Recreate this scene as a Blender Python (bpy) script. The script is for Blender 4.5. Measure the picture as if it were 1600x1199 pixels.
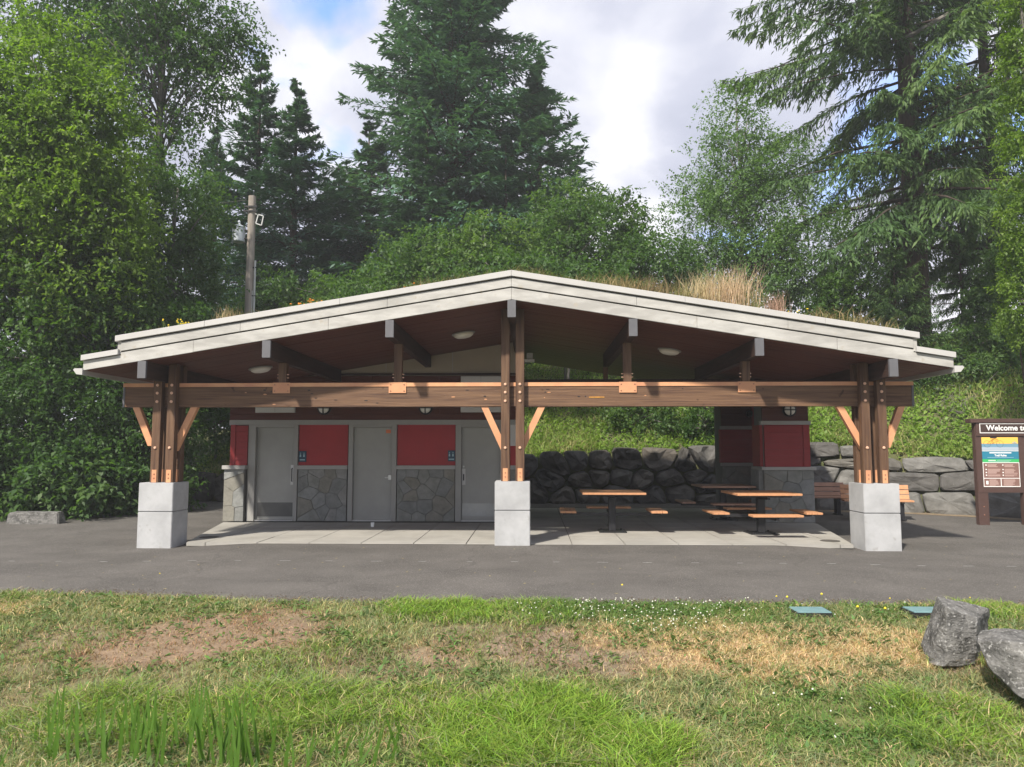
import bpy, bmesh, math, random
import numpy as np
from mathutils import Vector, Matrix, noise
R = math.radians
random.seed(7)
rng = np.random.default_rng(11)
for o in list(bpy.data.objects): bpy.data.objects.remove(o)
SC = bpy.context.scene
COL = SC.collection

# ------------------------------------------------------------------ camera, sky, sun, exposure
EYE, CX, FPX = 1.63, 0.36, 1180.0
YAW, PITCH = R(1.6), math.atan(103 / 1180)
cam_d = bpy.data.cameras.new('camera'); cam = bpy.data.objects.new('camera', cam_d); COL.objects.link(cam)
cam.location = (CX, 0, EYE)
cam.rotation_euler = (R(90) + PITCH, 0, YAW)
cam_d.sensor_width = 36; cam_d.lens = 36 * FPX / 1600; cam_d.clip_end = 2000; cam_d.clip_start = 0.05
SC.camera = cam

SUN_EL = R(45); SUN_TRAVEL = (0.50, 0.87)           # light travels right and away from the camera
sx, sy = SUN_TRAVEL; k_ = math.hypot(sx, sy); sx /= k_; sy /= k_
sdir = Vector((sx * math.cos(SUN_EL), sy * math.cos(SUN_EL), -math.sin(SUN_EL)))
sd = bpy.data.lights.new('sun', 'SUN'); sd.energy = 3.9; sd.angle = R(2.5); sd.color = (1.0, 0.93, 0.82)
sun = bpy.data.objects.new('sun', sd); COL.objects.link(sun)
sun.rotation_euler = sdir.to_track_quat('-Z', 'Y').to_euler(); sun.location = (-10, -15, 25)

W = bpy.data.worlds.new('World'); SC.world = W; W.use_nodes = True
nt = W.node_tree; nt.nodes.clear()
def N(tree, t, **kw):
    n = tree.nodes.new(t)
    for k, v in kw.items(): setattr(n, k, v)
    return n
out = N(nt, 'ShaderNodeOutputWorld'); bg = N(nt, 'ShaderNodeBackground'); bg.inputs[1].default_value = 0.13
sky = N(nt, 'ShaderNodeTexSky', sky_type='NISHITA'); sky.sun_disc = False
sky.sun_elevation = SUN_EL; sky.sun_rotation = math.atan2(-sx, -sy)
sky.air_density = 1.3; sky.ozone_density = 2.0
tc = N(nt, 'ShaderNodeTexCoord')
# flatten the direction onto a cloud layer: xy / (z + k)
sep = N(nt, 'ShaderNodeSeparateXYZ'); nt.links.new(tc.outputs['Generated'], sep.inputs[0])
addz = N(nt, 'ShaderNodeMath', operation='ADD'); nt.links.new(sep.outputs[2], addz.inputs[0]); addz.inputs[1].default_value = 0.35
mx = N(nt, 'ShaderNodeMath', operation='MAXIMUM'); nt.links.new(addz.outputs[0], mx.inputs[0]); mx.inputs[1].default_value = 0.12
dx = N(nt, 'ShaderNodeMath', operation='DIVIDE'); nt.links.new(sep.outputs[0], dx.inputs[0]); nt.links.new(mx.outputs[0], dx.inputs[1])
dy = N(nt, 'ShaderNodeMath', operation='DIVIDE'); nt.links.new(sep.outputs[1], dy.inputs[0]); nt.links.new(mx.outputs[0], dy.inputs[1])
cmb = N(nt, 'ShaderNodeCombineXYZ'); nt.links.new(dx.outputs[0], cmb.inputs[0]); nt.links.new(dy.outputs[0], cmb.inputs[1])
def wnoise(scale, det, rough, off):
    m = N(nt, 'ShaderNodeMapping'); m.inputs['Location'].default_value = off
    nt.links.new(cmb.outputs[0], m.inputs[0])
    n = N(nt, 'ShaderNodeTexNoise'); n.inputs['Scale'].default_value = scale; n.inputs['Detail'].default_value = det
    n.inputs['Roughness'].default_value = rough; n.inputs['Distortion'].default_value = 0.3
    nt.links.new(m.outputs[0], n.inputs['Vector']); return n
def ramp(tree, src, stops):
    r = N(tree, 'ShaderNodeValToRGB'); e = r.color_ramp.elements
    while len(e) < len(stops): e.new(0.5)
    for el, (p, c) in zip(e, stops):
        el.position = p; el.color = (c[0], c[1], c[2], 1) if hasattr(c, '__len__') else (c, c, c, 1)
    tree.links.new(src, r.inputs[0]); return r
n1 = wnoise(2.3, 6, 0.52, (3.1, 1.7, 0)); n2 = wnoise(2.4, 7, 0.5, (8.3, 2.2, 4))
cover = ramp(nt, n1.outputs[0], [(0.31, 0.0), (0.42, 1.0)])
shade = ramp(nt, n2.outputs[0], [(0.36, (2.3, 2.42, 3.0)), (0.48, (2.95, 3.05, 3.6)), (0.62, (4.6, 4.6, 4.85))])
skyg = N(nt, 'ShaderNodeMixRGB', blend_type='MULTIPLY'); skyg.inputs[0].default_value = 1; skyg.inputs[2].default_value = (1.0, 1.15, 1.55, 1)
nt.links.new(sky.outputs[0], skyg.inputs[1])
mixc = N(nt, 'ShaderNodeMixRGB'); nt.links.new(cover.outputs[0], mixc.inputs[0])
nt.links.new(skyg.outputs[0], mixc.inputs[1]); nt.links.new(shade.outputs[0], mixc.inputs[2])
nt.links.new(mixc.outputs[0], bg.inputs[0]); nt.links.new(bg.outputs[0], out.inputs[0])

SC.view_settings.view_transform = 'Standard'; SC.view_settings.look = 'None'
SC.view_settings.gamma = 1; SC.view_settings.use_curve_mapping = False
SC.view_settings.exposure = 0.93
SC.cycles.max_bounces = 6; SC.cycles.transparent_max_bounces = 6

# ------------------------------------------------------------------ measuring: photograph pixel -> point in the place
_f = Vector((-math.sin(YAW) * math.cos(PITCH), math.cos(YAW) * math.cos(PITCH), math.sin(PITCH)))
_r = Vector((math.cos(YAW), math.sin(YAW), 0)); _u = _r.cross(_f) * 1.0
def _ray(px, py): return _f * FPX + _r * (px - 800) + _u * (599.5 - py)
CAMP = Vector((CX, 0, EYE))
def atY(px, py, y): d = _ray(px, py); return CAMP + d * (y / d.y)
def atZ(px, py, z=0.0): d = _ray(px, py); return CAMP + d * ((z - EYE) / d.z)

# ------------------------------------------------------------------ materials
MATS = {}
def mat(name, col, rough=0.7, var=0.0, vscale=3.0, vcol=None, stretch=(1, 1, 1), bump=0.0, bscale=40.0, spec=0.3,
        metal=0.0, speck=None, attr=None, trans=0.0, stops=None, vdet=5, trans_col=None, bdet=4, vmid=0.5, vw=0.2):
    if name in MATS: return MATS[name]
    m = bpy.data.materials.new(name); m.use_nodes = True; t = m.node_tree; t.nodes.clear()
    o = N(t, 'ShaderNodeOutputMaterial'); p = N(t, 'ShaderNodeBsdfPrincipled')
    p.inputs['Roughness'].default_value = rough; p.inputs['Metallic'].default_value = metal
    p.inputs['Specular IOR Level'].default_value = spec
    t.links.new(p.outputs[0], o.inputs[0])
    c = tuple(col) + (1,)
    tcn = N(t, 'ShaderNodeTexCoord'); mp = N(t, 'ShaderNodeMapping'); mp.inputs['Scale'].default_value = stretch
    t.links.new(tcn.outputs['Object'], mp.inputs[0])
    base = None
    if attr:
        a = N(t, 'ShaderNodeAttribute', attribute_name=attr)
        if stops: base = ramp(t, a.outputs['Fac'], stops).outputs[0]
        else: base = a.outputs['Color']
    else:
        rgb = N(t, 'ShaderNodeRGB'); rgb.outputs[0].default_value = c; base = rgb.outputs[0]
    if var > 0:
        n = N(t, 'ShaderNodeTexNoise'); n.inputs['Scale'].default_value = vscale; n.inputs['Detail'].default_value = vdet
        n.inputs['Roughness'].default_value = 0.62
        t.links.new(mp.outputs[0], n.inputs['Vector'])
        rr = ramp(t, n.outputs[0], [(vmid - vw, 0.0), (vmid + vw, 1.0)])
        vc = vcol if vcol else tuple(x * (1 - var) for x in col)
        mxn = N(t, 'ShaderNodeMixRGB')
        t.links.new(rr.outputs[0], mxn.inputs[0]); t.links.new(base, mxn.inputs[1])
        if attr:
            mu = N(t, 'ShaderNodeMixRGB', blend_type='MULTIPLY'); mu.inputs[0].default_value = 1
            t.links.new(base, mu.inputs[1]); mu.inputs[2].default_value = (1 - var, 1 - var, 1 - var, 1)
            t.links.new(mu.outputs[0], mxn.inputs[2])
        else: mxn.inputs[2].default_value = tuple(vc) + (1,)
        base = mxn.outputs[0]
    if speck:
        s_sc, s_col, s_lo, s_hi = speck
        n = N(t, 'ShaderNodeTexNoise'); n.inputs['Scale'].default_value = s_sc; n.inputs['Detail'].default_value = 2
        t.links.new(tcn.outputs['Object'], n.inputs['Vector'])
        rr = ramp(t, n.outputs[0], [(s_lo, 0.0), (s_hi, 1.0)])
        mxn = N(t, 'ShaderNodeMixRGB'); t.links.new(rr.outputs[0], mxn.inputs[0]); t.links.new(base, mxn.inputs[1])
        mxn.inputs[2].default_value = tuple(s_col) + (1,); base = mxn.outputs[0]
    t.links.new(base, p.inputs['Base Color'])
    if bump > 0:
        n = N(t, 'ShaderNodeTexNoise'); n.inputs['Scale'].default_value = bscale; n.inputs['Detail'].default_value = bdet
        t.links.new(mp.outputs[0], n.inputs['Vector'])
        b = N(t, 'ShaderNodeBump'); b.inputs['Strength'].default_value = bump; b.inputs['Distance'].default_value = 0.02
        t.links.new(n.outputs[0], b.inputs['Height']); t.links.new(b.outputs[0], p.inputs['Normal'])
    if trans > 0:
        tr = N(t, 'ShaderNodeBsdfTranslucent'); ms = N(t, 'ShaderNodeMixShader'); ms.inputs[0].default_value = trans
        g = N(t, 'ShaderNodeMixRGB', blend_type='MULTIPLY'); g.inputs[0].default_value = 1
        g.inputs[2].default_value = tuple(trans_col or (1.3, 1.5, 0.5)) + (1,)
        t.links.new(base, g.inputs[1]); t.links.new(g.outputs[0], tr.inputs[0])
        t.links.new(p.outputs[0], ms.inputs[1]); t.links.new(tr.outputs[0], ms.inputs[2]); t.links.new(ms.outputs[0], o.inputs[0])
    MATS[name] = m; return m

M_asphalt = mat('asphalt', (0.118, 0.109, 0.099), 0.92, var=0.30, vscale=0.9, vdet=9, vw=.13, bump=0.6, bscale=160, speck=(90, (0.26, 0.245, 0.225), 0.56, 0.70), spec=0.25)
_t = M_asphalt.node_tree; _p = [n for n in _t.nodes if n.type == 'BSDF_PRINCIPLED'][0]; _src = _p.inputs['Base Color'].links[0].from_socket
_tc = N(_t, 'ShaderNodeTexCoord'); _nz = N(_t, 'ShaderNodeTexNoise'); _nz.inputs['Scale'].default_value = 1.3; _nz.inputs['Detail'].default_value = 6
_va = N(_t, 'ShaderNodeVectorMath', operation='MULTIPLY_ADD'); _va.inputs[1].default_value = (.9, .9, .9)
_t.links.new(_tc.outputs['Object'], _nz.inputs['Vector']); _t.links.new(_nz.outputs['Color'], _va.inputs[0]); _t.links.new(_tc.outputs['Object'], _va.inputs[2])
_vo = N(_t, 'ShaderNodeTexVoronoi', feature='DISTANCE_TO_EDGE'); _vo.inputs['Scale'].default_value = .16; _t.links.new(_va.outputs[0], _vo.inputs['Vector'])
_rr = ramp(_t, _vo.outputs['Distance'], [(0.0, 0.38), (0.004, 0.0)]); _mx = N(_t, 'ShaderNodeMixRGB'); _t.links.new(_rr.outputs[0], _mx.inputs[0]); _t.links.new(_src, _mx.inputs[1]); _mx.inputs[2].default_value = (.05, .046, .042, 1)
_t.links.new(_mx.outputs[0], _p.inputs['Base Color'])
M_slab = mat('slab_concrete', (0.38, 0.365, 0.33), 0.85, var=0.28, vscale=1.1, vdet=8, bump=0.2, bscale=120)
M_pier = mat('pier_concrete', (0.43, 0.435, 0.44), 0.85, var=0.22, vscale=2.6, vdet=11, vw=.14, bump=0.25, bscale=150, speck=(9, (0.30, 0.30, 0.29), 0.66, 0.80))
M_beam = mat('beam_wood', (0.20, 0.115, 0.064), 0.65, var=0.6, vscale=2.2, stretch=(0.5, 14, 14), vcol=(0.070, 0.036, 0.024), bump=0.3, bscale=8, vdet=8, speck=(5.5, (0.045, 0.02, 0.012), 0.70, 0.76))
M_post = mat('post_wood', (0.165, 0.096, 0.054), 0.62, var=0.6, vscale=2.2, stretch=(14, 14, 0.5), vcol=(0.050, 0.023, 0.015), bump=0.3, bscale=8, vdet=8)
M_purl = mat('purlin_wood', (0.055, 0.030, 0.022), 0.7, var=0.5, vscale=2, stretch=(9, 0.7, 9), bump=0.2, bscale=8)
M_soffit = mat('soffit_wood', (0.145, 0.056, 0.034), 0.5, var=0.5, vscale=2.5, stretch=(0.5, 7, 3), vcol=(0.085, 0.027, 0.019), vdet=7)
M_fascia = mat('fascia_paint', (0.45, 0.44, 0.415), 0.6, var=0.16, vscale=1.7, stretch=(1, 1, 4), vdet=12, vw=.12, bump=0.08, bscale=60, vcol=(0.33, 0.32, 0.30), speck=(7, (0.36, 0.33, 0.28), 0.64, 0.78))
M_flash = mat('roof_edge_metal', (0.46, 0.45, 0.435), 0.45, var=0.1, vscale=2)
M_cap = mat('grey_cap_metal', (0.125, 0.125, 0.135), 0.5, var=0.15, vscale=6)
M_copper = mat('salmon_paint_steel', (0.66, 0.35, 0.18), 0.45, var=0.16, vscale=3, vcol=(0.52, 0.24, 0.135), vdet=7)
M_bolt = mat('bolt_metal', (0.74, 0.46, 0.32), 0.35, metal=0.2)
M_boltd = mat('plate_bolt', (0.33, 0.15, 0.09), 0.4)
M_door = mat('door_grey_paint', (0.36, 0.36, 0.335), 0.5, var=0.2, vscale=1.2, vdet=6, spec=0.4)
M_frame = mat('frame_grey_paint', (0.33, 0.325, 0.305), 0.55, var=0.1, vscale=2)
M_kick = mat('kick_plate_metal', (0.40, 0.41, 0.40), 0.35, var=0.2, vscale=4, metal=0.35)
M_kickd = mat('dark_kick_plate', (0.13, 0.13, 0.125), 0.45, var=0.2, vscale=4, metal=0.3)
M_red = mat('red_panel_paint', (0.38, 0.028, 0.032), 0.5, var=0.22, vscale=1.5)
M_redsid = mat('red_siding_paint', (0.31, 0.035, 0.037), 0.6, var=0.18, vscale=3, stretch=(1, 1, 5))
M_brown = mat('brown_siding_stain', (0.115, 0.036, 0.023), 0.6, var=0.4, vscale=2, stretch=(0.6, 5, 8))
M_beige = mat('beige_stucco', (0.36, 0.31, 0.24), 0.85, var=0.08, vscale=2, bump=0.1, bscale=90)
M_trim = mat('grey_trim', (0.38, 0.37, 0.35), 0.6, var=0.1, vscale=4)
M_white = mat('white_box_paint', (0.58, 0.57, 0.55), 0.5, var=0.08, vscale=4)
M_black = mat('black_metal', (0.018, 0.018, 0.02), 0.45)
M_steel = mat('brushed_steel', (0.55, 0.55, 0.54), 0.3, metal=0.7)
M_lens = mat('lamp_lens', (0.78, 0.76, 0.70), 0.3, spec=0.5)
M_rock = [mat('wall_rock_%d' % i, c, 0.9, var=0.55, vscale=3.4, vdet=9, bump=0.7, bscale=9, bdet=9, vcol=v, speck=(26, (0.22, 0.22, 0.20), 0.68, 0.8)) for i, (c, v) in enumerate([
    ((0.13, 0.125, 0.118), (0.060, 0.057, 0.053)), ((0.16, 0.152, 0.135), (0.075, 0.070, 0.060)), ((0.14, 0.125, 0.105), (0.060, 0.053, 0.046)), ((0.20, 0.195, 0.183), (0.10, 0.098, 0.09)), ((0.085, 0.08, 0.074), (0.035, 0.033, 0.03)), ((0.11, 0.10, 0.088), (0.045, 0.04, 0.035))])]
M_boul = mat('boulder_rock', (0.175, 0.170, 0.160), 0.9, var=0.6, vscale=6, vdet=14, vw=.12, bump=1.0, bscale=26, bdet=12, stretch=(1, 1, 1.8), vcol=(0.07, 0.068, 0.063), speck=(38, (0.30, 0.295, 0.28), 0.56, 0.70))
M_stone = [mat('veneer_stone_%d' % i, c, 0.85, var=0.35, vscale=6, vdet=8, bump=0.5, bscale=14, bdet=8) for i, c in enumerate([
    (0.25, 0.255, 0.232), (0.27, 0.272, 0.248), (0.23, 0.235, 0.224), (0.30, 0.298, 0.28), (0.255, 0.245, 0.21), (0.275, 0.282, 0.27)])]
M_mortar = mat('mortar', (0.15, 0.148, 0.138), 0.95)
M_slat = mat('table_slat', (0.56, 0.285, 0.145), 0.5, var=0.22, vscale=3, stretch=(6, 1, 6))
M_slatd = mat('weathered_slat', (0.44, 0.26, 0.18), 0.6, var=0.25, vscale=3)
M_sign = mat('sign_brown', (0.085, 0.050, 0.042), 0.5, var=0.12, vscale=5)
M_signd = mat('sign_board_dark', (0.060, 0.040, 0.034), 0.5)
M_pr = {k: mat('print_' + k, c, 0.45) for k, c in dict(white=(0.8, 0.8, 0.78), yellow=(0.80, 0.52, 0.10), sea=(0.16, 0.30, 0.40), pale=(0.38, 0.45, 0.52),
        teal=(0.03, 0.20, 0.30), green=(0.05, 0.42, 0.13), brown=(0.22, 0.125, 0.105), tan=(0.52, 0.37, 0.33), red=(0.45, 0.09, 0.05), black=(0.03, 0.03, 0.03), blue=(0.02, 0.06, 0.10), ice=(0.35, 0.5, 0.55), orange=(0.7, 0.2, 0.08)).items()}
M_pole = mat('pole_wood', (0.34, 0.30, 0.26), 0.85, var=0.4, vscale=2, stretch=(8, 8, 0.5), bump=0.3, bscale=10)
M_trans = mat('transformer_grey', (0.42, 0.46, 0.50), 0.45, var=0.1, vscale=5)
M_pipe = mat('conduit_grey', (0.45, 0.46, 0.45), 0.5)
M_lid = mat('lid_teal', (0.17, 0.29, 0.30), 0.5, var=0.3, vscale=9)
M_bark = mat('bark', (0.085, 0.062, 0.048), 0.95, var=0.55, vscale=3, stretch=(5, 5, 0.8), bump=0.8, bscale=8)
M_barkg = mat('grey_bark', (0.20, 0.185, 0.165), 0.95, var=0.5, vscale=3, stretch=(4, 4, 1), bump=0.5, bscale=8)
M_soil = mat('lawn_soil', (0.2, 0.15, 0.1), 1.0, var=0.45, vscale=9, vdet=9, bump=1.0, bscale=30, attr='zone')
def leafm(name, stops, trans=0.35, rough=0.5, spec=0.35, tcol=None):
    return mat(name, (0, 0, 0), rough, attr='v', stops=stops, trans=trans, spec=spec, trans_col=tcol)
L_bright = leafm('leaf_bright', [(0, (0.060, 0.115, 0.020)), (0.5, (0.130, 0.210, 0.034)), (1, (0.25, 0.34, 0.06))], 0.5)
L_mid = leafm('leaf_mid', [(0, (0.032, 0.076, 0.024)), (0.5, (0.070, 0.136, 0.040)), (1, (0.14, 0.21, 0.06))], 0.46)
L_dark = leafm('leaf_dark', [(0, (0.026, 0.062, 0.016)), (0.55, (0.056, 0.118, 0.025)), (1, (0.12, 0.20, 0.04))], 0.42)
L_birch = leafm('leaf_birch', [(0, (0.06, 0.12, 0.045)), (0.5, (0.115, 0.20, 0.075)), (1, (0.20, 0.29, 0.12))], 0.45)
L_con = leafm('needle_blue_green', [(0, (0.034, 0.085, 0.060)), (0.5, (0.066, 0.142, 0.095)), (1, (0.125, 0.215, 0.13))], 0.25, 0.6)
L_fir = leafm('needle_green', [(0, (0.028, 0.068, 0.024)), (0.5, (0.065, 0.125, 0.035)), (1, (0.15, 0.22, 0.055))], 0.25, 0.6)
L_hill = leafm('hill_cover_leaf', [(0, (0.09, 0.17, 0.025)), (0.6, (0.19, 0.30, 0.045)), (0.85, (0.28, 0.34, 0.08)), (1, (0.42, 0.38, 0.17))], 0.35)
M_grass = mat('grass_blade', (0, 0, 0), 0.6, attr='col', trans=0.35, spec=0.2, trans_col=(1.2, 1.25, 0.7))
M_fern = mat('dead_fern', (0.30, 0.10, 0.05), 0.9, trans=0.2, trans_col=(1, 1, 1))
M_hillsoil = mat('hill_soil', (0.12, 0.115, 0.055), 1.0, var=0.5, vscale=1.6, vdet=8, vcol=(0.035, 0.055, 0.015))

# ------------------------------------------------------------------ mesh helpers
class MB:
    def __init__(s): s.bm = bmesh.new()
    def hexa(s, p):                               # 8 points: bottom ring 0-3, top ring 4-7
        v = [s.bm.verts.new(q) for q in p]
        for f in ((3, 2, 1, 0), (4, 5, 6, 7), (0, 1, 5, 4), (1, 2, 6, 5), (2, 3, 7, 6), (3, 0, 4, 7)): s.bm.faces.new([v[i] for i in f])
        return s
    def box(s, x0, x1, y0, y1, z0, z1):
        return s.hexa([(x0, y0, z0), (x1, y0, z0), (x1, y1, z0), (x0, y1, z0), (x0, y0, z1), (x1, y0, z1), (x1, y1, z1), (x0, y1, z1)])
    def prism(s, poly, y0, y1):                   # polygon in x,z extruded along y
        a = [s.bm.verts.new((x, y0, z)) for x, z in poly]; b = [s.bm.verts.new((x, y1, z)) for x, z in poly]
        n = len(poly)
        s.bm.faces.new(a[::-1]) if False else s.bm.faces.new(a); s.bm.faces.new(b[::-1])
        for i in range(n): s.bm.faces.new([a[i], b[i], b[(i + 1) % n], a[(i + 1) % n]])
        return s
    def prismz(s, poly, z0, z1):
        a = [s.bm.verts.new((x, y, z0)) for x, y in poly]; b = [s.bm.verts.new((x, y, z1)) for x, y in poly]
        n = len(poly); s.bm.faces.new(a[::-1]); s.bm.faces.new(b)
        for i in range(n): s.bm.faces.new([a[i], a[(i + 1) % n], b[(i + 1) % n], b[i]])
        return s
    def bar(s, a, b, w, h, up=(0, 0, 1)):         # bar from a to b, w sideways, h along up
        a = Vector(a); b = Vector(b); d = (b - a).normalized(); u = Vector(up); sd_ = d.cross(u).normalized(); u = sd_.cross(d).normalized()
        sd_ *= w / 2; u *= h / 2
        return s.hexa([a - sd_ - u, a + sd_ - u, b + sd_ - u, b - sd_ - u, a - sd_ + u, a + sd_ + u, b + sd_ + u, b - sd_ + u])
    def tube(s, pts, rad, seg=8, cap=True):
        pts = [Vector(p) for p in pts]
        if not hasattr(rad, '__len__'): rad = [rad] * len(pts)
        rings = []
        for i, p in enumerate(pts):
            d = (pts[min(i + 1, len(pts) - 1)] - pts[max(i - 1, 0)]).normalized()
            q = Vector((1, 0, 0)) if abs(d.x) < 0.8 else Vector((0, 1, 0))
            e1 = d.cross(q).normalized(); e2 = d.cross(e1)
            rings.append([s.bm.verts.new(p + (e1 * math.cos(2 * math.pi * j / seg) + e2 * math.sin(2 * math.pi * j / seg)) * rad[i]) for j in range(seg)])
        for a, b in zip(rings, rings[1:]):
            for j in range(seg): s.bm.faces.new([a[j], a[(j + 1) % seg], b[(j + 1) % seg], b[j]])
        if cap and seg > 2: s.bm.faces.new(rings[0][::-1]); s.bm.faces.new(rings[-1])
        return s
    def lathe(s, prof, seg=16, at=(0, 0, 0), axis='z'):   # prof: list of (r, h)
        rings = []; at = Vector(at)
        for r, h in prof:
            ring = []
            for j in range(seg):
                c, sn = math.cos(2 * math.pi * j / seg) * r, math.sin(2 * math.pi * j / seg) * r
                ring.append(s.bm.verts.new(at + (Vector((c, sn, h)) if axis == 'z' else Vector((c, -h, sn)))))
            rings.append(ring)
        for a, b in zip(rings, rings[1:]):
            for j in range(seg): s.bm.faces.new([a[j], a[(j + 1) % seg], b[(j + 1) % seg], b[j]])
        s.bm.faces.new(rings[0][::-1]); s.bm.faces.new(rings[-1]); return s
    def bevel(s, w, seg=1):
        bmesh.ops.bevel(s.bm, geom=list(s.bm.edges), offset=w, segments=seg, affect='EDGES', clamp_overlap=True); return s
    def mesh(s, name, m, smooth=False):
        bmesh.ops.recalc_face_normals(s.bm, faces=list(s.bm.faces))
        me = bpy.data.meshes.new(name); s.bm.to_mesh(me); s.bm.free()
        if m: me.materials.append(m)
        if smooth: me.shade_smooth()
        return me
    def build(s, name, m, parent=None, smooth=False, **kw): return link(name, s.mesh(name, m, smooth), parent, **kw)

def link(name, me, parent=None, label=None, cat=None, group=None, kind=None):
    o = bpy.data.objects.new(name, me); COL.objects.link(o)
    if parent is not None:
        o.parent = parent
        p = parent; loc = Matrix.Identity(4)
        while p: loc = loc @ p.matrix_local.inverted() if False else loc; p = None
        o.matrix_parent_inverse = world(parent).inverted()
    tag(o, label, cat, group, kind); return o
def world(o):
    m = Matrix.LocRotScale(o.location, o.rotation_euler, o.scale)
    if o.parent: m = world(o.parent) @ o.matrix_parent_inverse @ m
    return m
def tag(o, label=None, cat=None, group=None, kind=None):
    if label: o['label'] = label
    if cat: o['category'] = cat
    if group: o['group'] = group
    if kind: o['kind'] = kind
    return o
def thing(name, label, cat, loc=(0, 0, 0), rz=0, group=None):
    o = bpy.data.objects.new(name, None); COL.objects.link(o); o.location = loc; o.rotation_euler = (0, 0, rz); o.empty_display_size = 0.2
    return tag(o, label, cat, group)
def copy_tree(o, parent=None, loc=None, rz=None, label=None):
    c = o.copy(); COL.objects.link(c)
    if parent is not None: c.parent = parent
    if loc is not None: c.location = loc
    if rz is not None: c.rotation_euler = (0, 0, rz)
    if label: c['label'] = label
    for ch in list(o.children): copy_tree(ch, c)
    return c
def poly_mesh(name, V, F, m, attrs=None, smooth=False):
    """numpy verts (n,3), faces (k, 3 or 4) -> mesh; attrs: dict name -> (type, per-vertex array)"""
    me = bpy.data.meshes.new(name); V = np.asarray(V, dtype=np.float32); F = np.asarray(F, dtype=np.int32)
    me.vertices.add(len(V)); me.vertices.foreach_set('co', V.ravel())
    k = F.shape[1]; me.loops.add(F.size); me.loops.foreach_set('vertex_index', F.ravel())
    me.polygons.add(len(F)); me.polygons.foreach_set('loop_start', np.arange(0, F.size, k, dtype=np.int32))
    for an, (ty, arr) in (attrs or {}).items():
        at = me.attributes.new(an, ty, 'POINT')
        at.data.foreach_set('value' if ty == 'FLOAT' else 'color', np.asarray(arr, dtype=np.float32).ravel())
    me.update(calc_edges=True); me.materials.append(m)
    if smooth: me.shade_smooth()
    return me
def nrm(a): return a / np.maximum(np.linalg.norm(a, axis=-1, keepdims=True), 1e-9)
def ns(x, y, z=0.0, s=1.0): return noise.noise(Vector((x * s, y * s, z * s)))

# ------------------------------------------------------------------ terrain
WX = [-60, -20, -13, -10, 0, 6.2, 8, 9.9, 11.2, 12.2, 14, 30, 80]
WY = [26, 25, 24.3, 23.9, 23.4, 23.5, 21.0, 20.3, 19.3, 18.3, 16.5, 12, 10]
WT = [0.4, 0.5, 0.7, 0.85, 1.45, 1.70, 1.85, 1.60, 1.42, 1.40, 1.4, 1.4, 1.4]
def wallY(x): return float(np.interp(x, WX, WY))
def hill(x, y):
    d = y - wallY(x)
    if d < 0.35: return -0.12
    t = float(np.interp(x, WX, WT)) * min(1, (d - 0.35) / 0.15)
    dd = max(0.0, d - 0.5); sl = float(np.interp(x, [-14, -6, 4, 20], [0.22, 0.42, 0.52, 0.50]))
    rise = sl * (min(dd, 7.5) + 0.22 * max(0, min(dd - 7.5, 30)))
    return t - 0.08 + rise + 0.10 * ns(x, y, 0, 0.7)
def lawnz(x, y):
    e = edgeY(x)
    if y > e: return -0.13
    t = min(1.0, max(0.0, (e - y) / 3.6)); t = t * t * (3 - 2 * t)
    return -0.035 - 0.30 * t + 0.035 * ns(x, y, 3, 0.9) * min(1, (e - y) * 2)
def edgeY(x): return 8.36 + 0.42 / (1 + math.exp((x + 3.6) * 1.6)) + 0.09 * ns(x, 0, 9, 1.3) + 0.05 * ns(x, 2, 9, 5)
def hit(px, py):
    d = _ray(px, py); t = 3.0 / d.y
    for _ in range(4000):
        q = CAMP + d * t
        if q.z <= lawnz(q.x, q.y): return q
        t += .01 / d.y
    return q
# lawn colour zones (centre and half-size measured off the photograph, turned into metres on the ground)
def blob(px, py, rx, ry, w=1.0):
    c = hit(px, py); a = hit(px, max(936, py - ry)); b = hit(px, py + ry) if py + ry < 1190 else c
    D = c.y; return (c.x, c.y, rx * D / FPX, max(0.12, abs(a.y - b.y) / (2 if b is not c else 1)), w)
Z_RED = [blob(350, 990, 165, 36), blob(250, 1018, 120, 28), blob(430, 965, 70, 16, .9), blob(690, 1022, 70, 16, .7)]
Z_STRAW = [blob(1230, 1010, 230, 38), blob(1050, 985, 130, 18), blob(1380, 1010, 110, 34), blob(1180, 1048, 190, 22, .8), blob(960, 1000, 70, 18, .7), blob(30, 948, 60, 14, .6)]
Z_DIRT = [blob(870, 1010, 120, 36), blob(600, 1040, 160, 26, .6), blob(200, 1060, 120, 20, .55), blob(980, 1035, 150, 24, .9), blob(90, 1010, 120, 40, .6), blob(60, 1080, 70, 30, .5), blob(1500, 1045, 60, 14, .9), blob(740, 990, 80, 20, .6)]
Z_LUSH = [blob(880, 1130, 110, 50), blob(760, 1160, 120, 50), blob(940, 1180, 140, 50), blob(1520, 1150, 120, 55), blob(300, 1130, 300, 50, .68), blob(560, 1115, 170, 45, .7), blob(690, 948, 110, 14), blob(830, 955, 60, 16, .8), blob(1560, 960, 90, 12, .8), blob(480, 1040, 70, 25, .4)]
Z_CLOVER = [blob(1000, 955, 170, 22), blob(1330, 1140, 130, 50, .8), blob(1290, 950, 120, 10, .5)]
def zval(Zs, x, y):
    v = np.zeros_like(x)
    for cx, cy, rx, ry, w in Zs:
        d = ((x - cx) / rx) ** 2 + ((y - cy) / ry) ** 2
        v = np.maximum(v, w * np.clip(1.6 - d * 1.1, 0, 1))
    return v
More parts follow.
